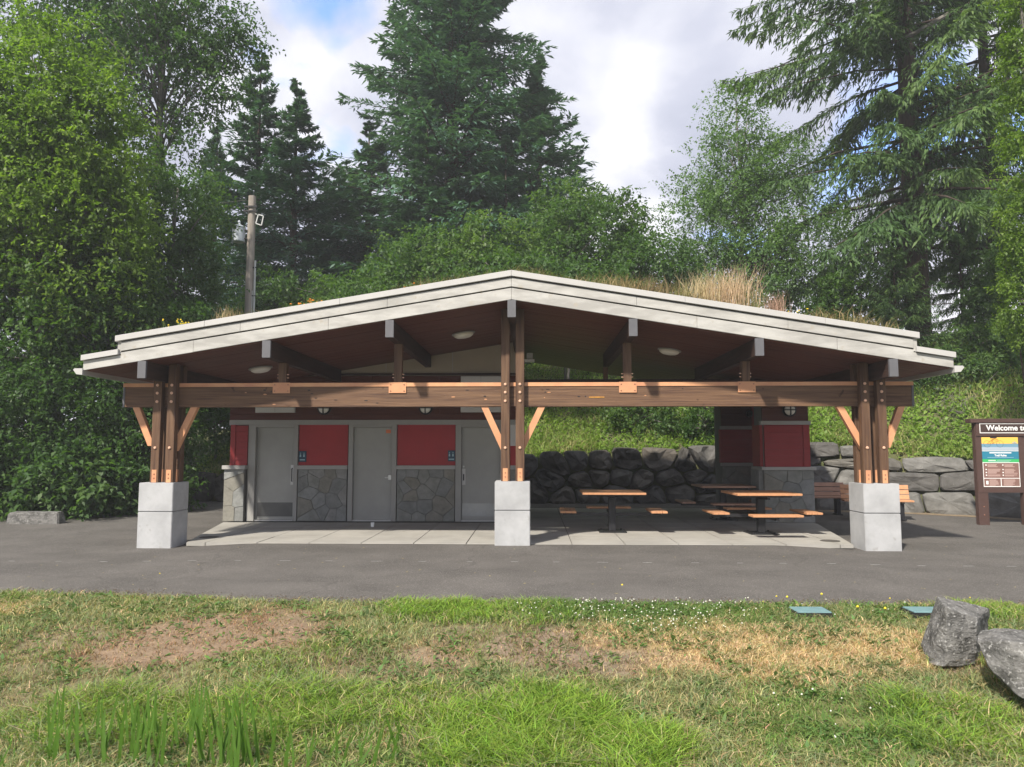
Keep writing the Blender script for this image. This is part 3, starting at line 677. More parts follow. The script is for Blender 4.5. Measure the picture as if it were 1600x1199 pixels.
# ------------------------------------------------------------------ storage building at the right
SB = thing('storage_building', 'narrow red sided utility building with stone base under the shelter roof at right', 'building', (6, YW, 0))
x0, x1 = wx(1192), wx(1264); zc = wz(731.5) + .0; zc1 = wz(734.5)
zU0, zU1 = atY(1230, 664, YW).z, atY(1230, 658, YW).z
ztop = zs(6.9, T + .03)
MB().box(x0 + .02, x1 - .02, YW + .06, 18.0, -.02, ztop + .0).build('wall', M_mortar, SB)
veneer(x0 - .0, x1 + .08, 0, zc1, YW - .02, 12, 21, SB)
MB().box(x0 - .0, x1 + .08, YW + .02, 18.0, 0, zc1 - .002).build('stone_core', M_stone[0], SB)
MB().box(x0 - .06, x1 + .12, YW - .09, 18.05, zc1, zc1 + .075).bevel(.005).build('stone_sill', M_trim, SB)
def siding(xa, xb, yf, z0, z1, m, par, step=.128):
    z = z0
    while z < z1 - .02:
        h = min(step, z1 - z)
        MB().hexa([(xa, yf - .016, z), (xb, yf - .016, z), (xb, yf + .05, z), (xa, yf + .05, z), (xa, yf - .002, z + h), (xb, yf - .002, z + h), (xb, yf + .05, z + h), (xa, yf + .05, z + h)]).build('siding_board', m, par); z += h + .002
siding(x0 + .04, x1 - .13, YW + .0, zc1 + .076, zU0 - .002, M_redsid, SB)
MB().box(x1 - .128, x1 + .015, YW - .03, YW + .06, zc1 + .076, zU0 - .002).build('corner_board', M_redsid, SB)
MB().box(x0 - .05, x1 + .04, YW - .05, YW + .08, zU0, zU1).build('band_trim', M_trim, SB)
siding(x0, x1, YW, zU1 + .002, ztop, M_brown, SB)
# left face of the pier: pilaster
siding_y0, siding_y1 = YW + .062, 18.0
MB().box(x0 - .03, x0 + .019, siding_y0, siding_y1, zc1 + .08, zU0).build('side_panel', M_redsid, SB)
MB().box(x0 - .045, x0 - .031, siding_y0, siding_y0 + .1, zc1 + .08, zU0 - .01).build('corner_board', M_redsid, SB)
MB().box(x0 - .09, x0 - .001, YW + .05, siding_y1, 0, zc1 - .004).build('side_stone', M_stone[5], SB)
# the deeper wing
xf0, xf1 = atY(1127, 668, 20.4).x, 6.6
MB().box(xf0 + .02, xf1, 20.45, 21.25, -.02, 3.0).build('wall', M_mortar, SB)
MB().box(6.2, 6.58, 18.0, 20.45, -.02, 2.9).build('wall', M_redsid, SB)
siding(xf0, xf1, 20.4, 1.28, 2.16, M_redsid, SB, .15); siding(xf0, xf1, 20.4, 2.26, 3.1, M_brown, SB, .15)
MB().box(xf0 - .03, xf1, 20.34, 20.45, 2.165, 2.25).build('band_trim', M_trim, SB); MB().box(xf0 - .03, xf1, 20.30, 20.45, 1.19, 1.27).build('stone_sill', M_trim, SB)
veneer(xf0, xf1, 0, 1.185, 20.42, 14, 31, SB)
MB().box(xf0 - .05, xf0 + .0, 20.36, 20.5, 1.28, 2.16).build('corner_board', M_redsid, SB)
p = atY(1232, 641, YW); wall_lamp(p.x, YW - .03, p.z, 'round caged wall lamp on the narrow red building at right')
p = atY(1170, 647, 20.38)
MB().lathe([(.09, 0), (.09, .10), (.05, .13)], 12, at=(p.x, 20.375, p.z), axis='y').build('wall_lamp', M_black, label='small dark wall lamp on the recessed wing beside the red building', cat='lamp')

# ceiling lamps: shallow oval domes under the soffit
for (px, py), lb in zip([(407, 575), (724, 521), (1046, 547)], ['shallow white dome lamp under the left end of the roof', 'shallow white dome lamp just left of the central posts', 'shallow white dome lamp on the right slope of the ceiling']):
    d = _ray(px, py); t = 0.0
    for k in range(4000):
        t += .01; q = CAMP + d * (t / d.y)
        if q.z > zs(q.x, T + .03) : break
    th = thing('ceiling_lamp', lb, 'lamp', q, 0, 'white dome lamps under the roof')
    ang = math.atan(S) * (1 if q.x < 0 else -1)
    a = MB().lathe([(.235, .0), (.235, -.018), (.21, -.022)], 24).build('lamp_rim', M_trim, th); b = MB().lathe([(.205, -.015), (.19, -.055), (.14, -.085), (.06, -.10), (.01, -.103)], 24).build('lamp_dome', M_lens, th, smooth=True)
    for o in (a, b): o.matrix_parent_inverse = Matrix.Identity(4); o.rotation_euler = (0, -ang, 0)
# small box lamp on the corner of the restrooms
t = thing('security_light', 'small grey box light on a bracket at the top right corner of the restroom wall', 'light', atY(828, 566, YW))
a = atY(823, 561.5, YW); b = atY(832.5, 552, YW); MB().box(a.x, b.x, YW - .05, YW + .08, a.z, b.z).bevel(.006).build('light_box', M_trim, t)
a = atY(814, 566, YW); b = atY(835, 562.2, YW); MB().box(a.x, b.x, YW - .08, YW + .10, a.z, b.z).build('bracket', M_white, t)

# ------------------------------------------------------------------ picnic tables
def table(loc, rz, front, back, label, matd=None):
    t = thing('picnic_table', label, 'picnic table', (0, 0, 0), 0, 'pedestal picnic tables under the shelter')
    m = matd or M_slat; zt = .80
    for k in range(8):
        y0 = -.60 + k * .151; MB().box(-.61, .61, y0, y0 + .144, zt - .042, zt).bevel(.005).build('table_slat', m, t)
    mb = MB(); mb.box(-.50, .50, -.35, -.29, zt - .085, zt - .043); mb.box(-.50, .50, .29, .35, zt - .085, zt - .043); mb.box(-.03, .03, -.5, .5, zt - .12, zt - .086)
    mb.build('top_frame', M_black, t)
    mb = MB(); mb.box(-.07, .07, -.07, .07, .02, zt - .121).bevel(.01); mb.build('pedestal', M_black, t)
    MB().box(-.27, .27, -.27, .27, 0, .02).build('base_plate', M_black, t)
    for k in range(4): MB().lathe([(.02, .02), (.02, .04)], 6, at=(-.2 + .4 * (k % 2), -.2 + .4 * (k // 2), 0)).build('anchor_bolt', M_black, t)
    sides = [(-1, 0), (1, 0)] + ([(0, -1)] if front else []) + ([(0, 1)] if back else [])
    for sx_, sy_ in sides:
        mb = MB(); mb.bar((sx_ * .07, sy_ * .07, .34), (sx_ * .98, sy_ * .98, .36), .06, .06)
        if sx_: mb.box(sx_ * .9 - .02, sx_ * .9 + .02, -.4, .4, .376, .396)
        else: mb.box(-.4, .4, sy_ * .9 - .02, sy_ * .9 + .02, .376, .396)
        arm = mb.build('seat_arm', M_black, t)
        for k in (-1, 0, 1):
            o = .88 + k * .105
            if sx_: MB().box(sx_ * o - .049, sx_ * o + .049, -.46, .46, .396, .434).bevel(.004).build('seat_slat', m, t)
            else: MB().box(-.46, .46, sy_ * o - .049, sy_ * o + .049, .396, .434).bevel(.004).build('seat_slat', m, t)
    t.location = loc; t.rotation_euler = (0, 0, rz); return t
table((1.93, 15.30, 0), R(-1), False, True, 'picnic table just right of the centre posts, no seat on its near side')
table((4.80, 15.05, 0), R(1), True, True, 'picnic table near the right pier with a seat on its near side')
table((4.80, 18.0, 0), R(0), True, False, 'dark shaded picnic table behind the others, near the rock wall', M_slatd)

# benches against the rock wall
def bench(loc, rz, label, m):
    t = thing('park_bench', label, 'bench', (0, 0, 0), 0, 'slatted benches in front of the rock wall')
    for k in range(3):
        z = .52 + k * .115; y = .20 + k * .03; MB().bar((-.76, y, z), (.76, y, z), .035, .10, up=(0, .25, 1)).build('back_slat', m, t)
    for k in range(3): y = -.20 + k * .135; MB().box(-.76, .76, y, y + .125, .425, .463).bevel(.004).build('seat_slat', m, t)
    for sx_ in (-.52, .52):
        mb = MB(); mb.box(sx_ - .04, sx_ + .04, -.12, .14, .03, .385); mb.box(sx_ - .03, sx_ + .03, -.2, .2, .385, .424); mb.bar((sx_, .2, .40), (sx_, .295, .82), .05, .03, up=(0, 1, 0)); mb.box(sx_ - .06, sx_ + .06, -.2, .2, 0, .03)
        mb.build('leg', M_black, t)
    t.location = loc; t.rotation_euler = (0, 0, rz); return t
bench((7.55, 19.6, -.02), R(-4), 'weathered slatted bench showing just right of the narrow red building', M_slatd)
bench((8.50, 18.3, -.02), R(-10), 'orange slatted bench half hidden behind the right concrete pier', M_slat)

# ------------------------------------------------------------------ small things on the slab
c = atZ(582, 823.5, 0)
MB().lathe([(.032, 0), (.041, .085), (.044, .088), (.038, .088), (.03, .01)], 14, at=(c.x, c.y, .001)).build('paper_cup', M_pr['white'], label='white paper cup standing on the slab outside the middle door', cat='cup', smooth=False)
for (px, py), lb in (((327, 840), 'round dark drain cover set in the slab by the left pier'), ((1297, 845.5), 'round dark drain cover set in the slab by the right pier')):
    c = atZ(px, py, 0); MB().lathe([(.17, .003), (.17, .007), (.15, .009)], 20, at=(c.x, c.y, 0)).build('drain_cover', mat('drain_iron', (0.11, 0.10, 0.09), 0.7, var=.3, vscale=20), label=lb, cat='drain cover', group='round drain covers')
for (px, py, w, h), lb in (((1266, 959.5, 26, 5), 'teal utility box lid in the grass near the path'), ((1446, 959.5, 24, 5), 'teal utility box lid in the grass partly behind the tall boulder')):
    c = hit(px, py); zz = lawnz(c.x, c.y) + .035; c.z = zz
    t = thing('utility_box_lid', lb, 'box lid', c, 0, 'teal box lids')
    MB().box(c.x - .17, c.x + .17, c.y - .13, c.y + .13, zz - .05, zz + .012).bevel(.006).build('lid', M_lid, t)
    MB().box(c.x - .19, c.x + .19, c.y - .15, c.y + .15, zz - .06, zz + .002).build('box_rim', M_black, t)

# ------------------------------------------------------------------ notice board at the right edge
YS = 17.35
def sX(px, py=700): return atY(px, py, YS).x
def sZ(py, px=1560): return atY(px, py, YS).z
SG = thing('notice_board', 'brown trail notice board cut by the right edge, with a welcome header and colour poster', 'notice board', (sX(1534), YS, 0))
xl0, xl1 = sX(1525), sX(1549); xr0, xr1 = sX(1594), sX(1618)
xend = sX(1690)
MB().box(xl0, sX(1541), YS + .01, YS + .14, -.1, sZ(661)).bevel(.006).build('post', M_sign, SG)
for z in (sZ(792), sZ(805)): bolt((xl0 + sX(1541)) / 2, YS + .009, z, SG.children[-1], sbolt_me)
MB().box(xr0 + .02, sX(1608), YS + .01, YS + .14, -.1, sZ(661)).bevel(.006).build('post', M_sign, SG)
MB().box(sX(1517), xend, YS - .05, YS + .18, sZ(661), sZ(654.5)).bevel(.006).build('top_rail', M_sign, SG)
MB().box(sX(1675), sX(1689), YS, YS + .13, -.1, sZ(661)).build('post', M_sign, SG)
hb = MB().box(xl0 + .01, xend - .02, YS - .022, YS - .002, sZ(681.5), sZ(661.5)).build('header_board', M_sign, SG)
MB().box(sX(1531), sX(1683), YS - .026, YS - .0222, sZ(677.2), sZ(659.8 + 2.2)).build('header_panel', M_signd, SG)
fz0, fz1 = sZ(677.2), sZ(661.8); fx0, fx1 = sX(1531), sX(1683); mb = MB()
for a, b, c_, d in ((fx0, fx1, fz0, fz0 + .016), (fx0, fx1, fz1 - .016, fz1), (fx0, fx0 + .016, fz0 + .0161, fz1 - .0161), (fx1 - .016, fx1, fz0 + .0161, fz1 - .0161)): mb.box(a, b, YS - .029, YS - .0262, c_, d)
mb.build('header_border', M_pr['white'], SG)
def text(body, x, y, z, size, m, parent, name='lettering', bold=0.0, align='LEFT'):
    cu = bpy.data.curves.new('t', 'FONT'); cu.body = body; cu.size = size; cu.offset = bold; cu.extrude = .0015; cu.align_x = align; cu.resolution_u = 3
    ob = bpy.data.objects.new('t', cu); COL.objects.link(ob); bpy.context.view_layer.update()
    me = bpy.data.meshes.new_from_object(ob.evaluated_get(bpy.context.evaluated_depsgraph_get())); bpy.data.objects.remove(ob)
    me.transform(Matrix.Translation((x, y, z)) @ Matrix.Rotation(R(90), 4, 'X')); me.materials.clear(); me.materials.append(m)
    return link(name, me, parent)
text('Welcome to', sX(1541.5), YS - .0285, sZ(672.8), .175, M_pr['white'], SG, bold=.0038)
# poster
PX0, PX1 = sX(1534), sX(1591); PZ0, PZ1 = sZ(761), sZ(683.5)
po = MB().box(xl0 + .01, xr0 + .04, YS - .0004, YS + .06, sZ(770), sZ(681.5)).build('poster_board', M_sign, SG)
H = PZ1 - PZ0; Wd = PX1 - PX0
def pr(u0, u1, v0, v1, m, lay=1): MB().box(PX0 + Wd * u0, PX0 + Wd * u1, YS - .001 - .0016 * lay, YS - .0004 - .0016 * (lay - 1) - .0004, PZ1 - H * v1, PZ1 - H * v0).build('poster_print', M_pr[m], po)
pr(0, 1, 0, .13, 'yellow'); pr(0, 1, .132, .268, 'sea'); pr(0, 1, .27, .282, 'white'); pr(0, 1, .284, .44, 'teal'); pr(0, 1, .442, .505, 'green'); pr(0, 1, .507, .52, 'white'); pr(0, 1, .522, 1, 'brown')
pr(.0, 1, .20, .262, 'pale', 2)
for a, b, c_, d in ((0, .015, .5, 1), (.985, 1, .52, 1), (0.015, .985, .822, .834), (0.015, .985, .985, 1), (.47, .49, .835, .984)): pr(a, b, c_, d, 'white', 2)
rd = random.Random(4)
for v in (.55, .64, .70, .755):
    for u in (.07, .53):
        pr(u, u + .035, v, v + .022, 'white', 2)
        for k in range(3 if v < .68 else 2): pr(u + .06, u + .06 + rd.uniform(.22, .36), v + k * .02, v + k * .02 + .011, 'tan', 2)
for u0, u1 in ((.16, .42), (.55, .92)):
    for k in range(6): pr(u0, u0 + (u1 - u0) * rd.uniform(.6, 1), .855 + k * .021, .866 + k * .021, 'tan', 2)
pr(.07, .13, .88, .95, 'white', 2)
text('Trail Rules', PX0 + Wd * .5, YS - .0045, PZ1 - H * .385, .062, M_pr['white'], po, bold=.002, align='CENTER')
pr(.2, .8, .305, .325, 'white', 2); pr(.14, .86, .405, .412, 'ice', 2)
pr(.16, .36, .462, .474, 'white', 2); pr(.4, .78, .462, .47, 'ice', 2); pr(.16, .74, .484, .492, 'ice', 2)
mb = MB()                                         # bicycle and rider picture
for u in (.15, .50):
    c0 = Vector((PX0 + Wd * u, YS - .0045, PZ1 - H * .135)); pts = [c0 + Vector((math.cos(a) * .075, 0, math.sin(a) * .075)) for a in np.linspace(0, 2 * math.pi, 19)]; mb.tube(pts, .0022, 4, cap=False)
mb.build('bicycle_print', M_pr['black'], po)
mb = MB(); q = lambda u, v: (PX0 + Wd * u, YS - .0045, PZ1 - H * v)
for a, b in (((.15, .135), (.24, .07)), ((.24, .07), (.44, .07)), ((.44, .07), (.30, .13)), ((.30, .13), (.15, .135)), ((.44, .04), (.50, .135)), ((.24, .07), (.30, .13))): mb.bar(q(*a), q(*b), .002, .006, up=(0, 1, 0))
mb.bar(q(.27, .06), q(.33, .12), .002, .02, up=(0, 1, 0)); mb.bar(q(.27, .05), q(.36, .02), .002, .028, up=(0, 1, 0)); mb.bar(q(.37, .03), q(.44, .05), .002, .012, up=(0, 1, 0))
mb.build('rider_print', M_pr['red'], po)
pr(.24, .42, 0, .02, 'black', 3)
for u in (.86, .90, .94): MB().prism([(PX0 + Wd * (u - .018), PZ1 - H * .125), (PX0 + Wd * (u + .018), PZ1 - H * .125), (PX0 + Wd * u, PZ1 - H * (.07 if u == .9 else .085))], YS - .0045, YS - .0022).build('tree_print', M_pr['sea'], po)

# ------------------------------------------------------------------ rock walls
def rock_cell(poly2, P3, depth, m, parent, seed, rough=1.0, name='stone', K=20):
    """poly2: cell in (u,v); P3(u,v,out): to space; dome it outwards with broken facets"""
    rd = random.Random(seed); n = len(poly2)
    cx_ = sum(p[0] for p in poly2) / n; cy_ = sum(p[1] for p in poly2) / n
    pts = []; per = [math.dist(poly2[i], poly2[(i + 1) % n]) for i in range(n)]; tot = sum(per)
    for k in range(K):
        s = tot * (k + .5) / K; i = 0
        while s > per[i]: s -= per[i]; i = (i + 1) % n
        t = s / per[i]; a, b = poly2[i], poly2[(i + 1) % n]; pts.append((a[0] + (b[0] - a[0]) * t, a[1] + (b[1] - a[1]) * t))
    # round the corners
    pts = [((pts[k - 1][0] + pts[k][0] * 7 + pts[(k + 1) % K][0]) / 9, (pts[k - 1][1] + pts[k][1] * 7 + pts[(k + 1) % K][1]) / 9) for k in range(K)]
    mb = MB(); rings = []
    tu, tv = rd.uniform(-.25, .25), rd.uniform(-.15, .35)
    for sc, o in ((.98, -.30), (1.01, -.02), (.985, .45), (.92, .80), (.60, 1.0)):
        ring = []
        for (u, v) in pts:
            uu, vv = cx_ + (u - cx_) * sc, cy_ + (v - cy_) * sc
            f = 1.0 + rough * .75 * noise.noise(Vector((uu * 2.6 + seed, vv * 2.6, seed * .3))) + rough * .3 * noise.noise(Vector((uu * 7 + seed, vv * 7, seed * .3)))
            oo = depth * o * (f if o > 0 else 1) + (tu * (uu - cx_) + tv * (vv - cy_)) * max(0, o)
            ring.append(mb.bm.verts.new(P3(uu, vv, oo)))
        rings.append(ring)
    for a, b in zip(rings, rings[1:]):
        for j in range(K): mb.bm.faces.new([a[j], a[(j + 1) % K], b[(j + 1) % K], b[j]])
    c = mb.bm.verts.new(P3(cx_, cy_, depth * (1.0 + .2 * rd.uniform(-1, 1))))
    for j in range(K): mb.bm.faces.new([rings[-1][j], rings[-1][(j + 1) % K], c])
    mb.bm.faces.new(rings[0][::-1])
    o = mb.build(name, m, parent)
    return o
# shared path along the wall's foot
wp = [Vector((x, wallY(x), 0)) for x in (-16, -13, -10, -5, 0, 6.2, 8.0, 9.9, 11.2, 12.2, 14, 16.5)]
cum = [0]
for a, b in zip(wp, wp[1:]): cum.append(cum[-1] + (b - a).length)
def wall_pt(u):
    u = min(max(u, 0), cum[-1] - .001)
    for i in range(len(cum) - 1):
        if u <= cum[i + 1]: break
    t = (u - cum[i]) / (cum[i + 1] - cum[i]); p = wp[i].lerp(wp[i + 1], t); d = (wp[i + 1] - wp[i]).normalized(); return p, Vector((d.y, -d.x, 0))
def U_of_x(x):
    for i in range(len(wp) - 1):
        if wp[i].x <= x <= wp[i + 1].x: return cum[i] + (cum[i + 1] - cum[i]) * (x - wp[i].x) / (wp[i + 1].x - wp[i].x)
def W3(u, v, o):
    p, nrm_ = wall_pt(u); q = p + nrm_ * (o + .02 - v * .22); return Vector((q.x, q.y, v - .05))
def top_at(u, seed): p, _ = wall_pt(u); return float(np.interp(p.x, WX, WT))
for (xa, xb, cw, ch, name, lab, seed, irregular, dep) in (
        (-15.5, -3, .95, .55, 'rock_wall', 'low wall of dark boulders behind the left corner posts', 40, .8, .22),
        (-3, 7.2, .80, .50, 'rock_wall', 'retaining wall of stacked dark boulders behind the picnic tables', 50, 1.0, .26),
        (7.2, 16, 1.12, .52, 'rock_wall', 'retaining wall of large blocky grey stones behind the benches and notice board', 60, .35, .15)):
    ua, ub = U_of_x(xa), U_of_x(xb); pm, _ = wall_pt((ua + ub) / 2); w = thing(name, lab, 'rock wall', (pm.x, pm.y, 0), 0, 'rock retaining walls')
    rd = random.Random(seed); seeds = []
    nrow = 4; rows = int(round(1.75 / ch))
    u = ua
    for r in range(-1, rows + 3):
        u = ua - cw + (r % 2) * cw * .5
        while u < ub + cw:
            if 0 <= r: seeds.append((u + rd.uniform(-.38, .38) * cw, ch * (r + .5) + rd.uniform(-.38, .38) * ch * (irregular + .12)))
            u += cw * rd.uniform(.8, 1.25)
    jx = cw / ch * .82; kk = 0
    seeds = [q for q in seeds if q[1] < top_at(q[0], 0) - ch * .3]
    for i, p in enumerate(seeds):
        tz = top_at(min(max(p[0], 0), cum[-1]), 0)
        if not (ua < p[0] < ub): continue
        poly = [(p[0] - cw * 1.4, 0), (p[0] + cw * 1.4, 0), (p[0] + cw * 1.4, tz + .12 + rd.uniform(-.1, .1)), (p[0] - cw * 1.4, tz + .12 + rd.uniform(-.1, .1))]
        for j, q in enumerate(seeds):
            if i == j or abs(q[0] - p[0]) > cw * 3: continue
            a, b = (q[0] - p[0]) / jx ** 2, q[1] - p[1]; poly = clip(poly, a, b, a * (p[0] + q[0]) / 2 + b * (p[1] + q[1]) / 2)
            if len(poly) < 3: break
        if len(poly) < 3: continue
        r_ = inset(poly, .004 + .022 * irregular * rd.random())
        if not r_ or len(r_) < 3: continue
        if xa > 7: continue
        if max(q[0] for q in r_) - min(q[0] for q in r_) < .12: continue
        rock_cell(r_, W3, dep * rd.uniform(.75, 1.3), M_rock[rd.choice([0, 4, 5, 5, 2, 1] if xa < 7 else [0, 1, 3, 0])], w, seed * 31 + i, rough=.55 + .85 * irregular, K=13 if irregular > .5 else 22)
    if xa > 7:
        hs = [0, .60, 1.16, 1.52, 1.9, 2.3]
        bd = lambda r, u: 0 if r == 0 else hs[r] + .26 * noise.noise(Vector((u * .8 + r * 5.3, r * 1.7, 2.2)))
        for r in range(5):
            u = ua - rd.random() * .5; prev = rd.uniform(-.08, .08)
            while u < ub:
                wd = rd.choice([.5, .9, 1.2, 1.5, 1.9]); u1 = u + wd; nx_ = rd.uniform(-.14, .14)
                tz = top_at(min(max((u + u1) / 2, 0), cum[-1]), 0) + .04
                if bd(r, u) < tz - .12:
                    f = lambda q: min(bd(r + 1, q), tz + .05) if bd(r + 1, q) < tz - .16 else tz + .07 * noise.noise(Vector((q * 2, 1, 7)))
                    um = (u + u1) / 2; poly = [(u - prev, bd(r, u)), (um, bd(r, um)), (u1 - nx_, bd(r, u1)), (u1 + nx_, f(u1)), (um, f(um)), (u + prev, f(u))]
                    r_ = inset(poly, rd.uniform(.004, .02))
                    if r_ and len(r_) > 2 and ua - .5 < u and u1 < ub + 1: rock_cell(r_, W3, dep * rd.uniform(.7, 1.35), M_rock[rd.choice([0, 1, 3, 3, 0])], w, seed * 31 + int(u * 10) + r * 77, rough=.7, K=24)
                u = u1; prev = nx_
    # dark earth behind the stones, filling the joints
    V = []; F = []; n = 60
    for k in range(n + 1):
        u_ = ua + (ub - ua) * k / n; tz = top_at(u_, 0) - .10
        for (v, o) in ((-.1, -.10), (tz, -.10), (tz, -.55)): q = W3(u_, v + .05, o); V.append(tuple(q))
    for k in range(n):
        a = 3 * k; F += [(a, a + 3, a + 4, a + 1), (a + 1, a + 4, a + 5, a + 2)]
    link('earth_fill', poly_mesh('earth_fill', V, F, M_hillsoil), w)

# freestanding boulders
def boulder(name, pts, label, m, cat='boulder', noise_amp=.02, sub=3, seed=0):
    bm = bmesh.new()
    for p in pts: bm.verts.new(p)
    bmesh.ops.convex_hull(bm, input=list(bm.verts)); bmesh.ops.delete(bm, geom=[v for v in bm.verts if not v.link_faces], context='VERTS')
    bmesh.ops.bevel(bm, geom=list(bm.edges), offset=.006, segments=1, affect='EDGES', clamp_overlap=True)
    bmesh.ops.triangulate(bm, faces=list(bm.faces))
    for _ in range(sub): 
        long = [e for e in bm.edges if e.calc_length() > .05]
        if long: bmesh.ops.subdivide_edges(bm, edges=long, cuts=1, use_grid_fill=False); bmesh.ops.triangulate(bm, faces=[f for f in bm.faces if len(f.verts) > 3])
    bm.normal_update()
    for v in bm.verts:
        c = v.co; k = noise.fractal(Vector((c.x * 5 + seed, c.y * 5, c.z * 8)), .8, 2.1, 5); v.co += v.normal * k * noise_amp * .8
    bmesh.ops.recalc_face_normals(bm, faces=list(bm.faces)); me = bpy.data.meshes.new(name); bm.to_mesh(me); bm.free(); me.materials.append(m)
    return link(name, me, label=label, cat=cat)
def bp(l, k=1.0): return [atY(px, py + (8 if py > 1015 else 0), y * k) for px, py, y in l]
boulder('boulder', bp([(1440, 1004, 6.40), (1463, 931, 6.50), (1479, 950, 6.08), (1546, 950, 6.55), (1527, 966, 6.12), (1448, 1030, 6.15), (1476, 1036, 5.98), (1524, 1030, 6.10), (1542, 1000, 6.45), (1452, 1030, 6.6), (1538, 1026, 6.6)], 1.075),
        'tall grey boulder with a pale slanted top standing in the dry grass', M_boul, seed=3)
boulder('boulder', bp([(1525, 1003, 5.80), (1533, 984, 6.00), (1612, 983, 6.15), (1660, 990, 6.0), (1580, 1003, 5.50), (1632, 1008, 5.45), (1552, 1045, 5.55), (1596, 1084, 5.35), (1660, 1095, 5.4), (1668, 1040, 5.8), (1560, 1050, 5.9), (1640, 1095, 6.1)], 1.05),
        'low angular grey boulder cut by the right edge of the picture', M_boul, seed=9)
c = atZ(52, 815, 0)
MB().hexa([(c.x - .62, c.y - .05, -.1), (c.x + .60, c.y - .02, -.1), (c.x + .60, c.y + .3, -.1), (c.x - .60, c.y + .3, -.1), (c.x - .60, c.y - .01, .19), (c.x + .56, c.y + .02, .20), (c.x + .52, c.y + .28, .21), (c.x - .58, c.y + .28, .21)]).bevel(.025, 2).build('kerb_stone', M_boul, label='low grey kerb stone lying below the bushes at the left edge of the path', cat='kerb stone')

# ------------------------------------------------------------------ utility pole
c = atY(389, 480, 25.6); xp, yp = c.x, 25.6; ztp = atY(389, 307, yp).z
UP = thing('utility_pole', 'weathered wooden utility pole rising behind the roof with a grey transformer', 'utility pole', (xp, yp, hill(xp, yp)))
MB().tube([(xp, yp, hill(xp, yp) - .3), (xp, yp, 6), (xp, yp, ztp)], [.16, .145, .128], 14).build('pole', M_pole, UP)
tx, tz = atY(374.5, 380, yp).x, atY(374.5, 380, yp).z
tr = MB().lathe([(.20, 0), (.215, .02), (.215, .50), (.23, .51), (.23, .54), (.12, .60)], 20, at=(tx, yp - .1, tz)).build('transformer', M_trans, UP)
MB().lathe([(.04, .6), (.06, .64), (.03, .68), (.055, .72), (.02, .78)], 10, at=(tx, yp - .1, tz)).build('bushing', M_trans, tr)
MB().box(tx + .15, xp - .1, yp - .14, yp - .06, tz + .1, tz + .14).build('transformer_bracket', M_black, UP); MB().box(tx + .15, xp - .1, yp - .14, yp - .06, tz + .4, tz + .44).build('transformer_bracket', M_black, UP)
x2 = atY(398.5, 450, yp).x
MB().tube([(x2, yp - .05, hill(xp, yp)), (x2, yp - .05, atY(398, 408, yp).z)], .035, 8).build('conduit', M_pipe, UP)
MB().tube([(x2 - .09, yp - .05, hill(xp, yp)), (x2 - .09, yp - .05, atY(398, 455, yp).z)], .035, 8).build('conduit', M_pipe, UP)
for py in (420, 464): MB().box(xp + .12, x2 + .05, yp - .08, yp - .03, atY(390, py, yp).z, atY(390, py, yp).z + .04).build('conduit_clamp', M_black, UP)
bx, bz = atY(406, 345, yp).x, atY(406, 345, yp).z
mb = MB(); mb.bar((xp + .13, yp, bz + .25), (bx, yp - .05, bz + .15), .03, .03)
for a, b in (((-.1, -.13), (-.02, .19)), ((.1, -.2), (.16, .13)), ((-.02, .19), (.16, .13)), ((-.1, -.13), (.1, -.2))): mb.bar((bx + a[0], yp - .1, bz + a[1]), (bx + b[0], yp - .1, bz + b[1]), .03, .035)
mb.build('cutout_bracket', M_pipe, UP)
mb = MB()
for py in (326, 333): z = atY(389, py, yp).z; mb.box(xp - .24, xp + .24, yp - .17, yp - .13, z, z + .05)
mb.build('crossarm_bolts', M_black, UP)
def wire(a, b, sag, label, r=.012):
    pts = [Vector(a).lerp(Vector(b), t) - Vector((0, 0, sag * 4 * t * (1 - t))) for t in np.linspace(0, 1, 14)]
    MB().tube(pts, r, 5).build('overhead_wire', M_black, label=label, cat='wire', group='wires strung from the utility pole')
for py, sg, lb in ((313, .3, 'topmost wire running left from the utility pole'), (428, .4, 'upper of two low wires left of the utility pole'), (446, .5, 'lowest wire left of the utility pole')):
    a = atY(386, py, yp); wire(a, (a.x - 16, yp + 3, a.z + .6), sg, lb)
a = atY(391, 316, yp); wire(a, (a.x + 14, yp + 12, a.z + .4), .6, 'wire running right from the top of the utility pole', .01)

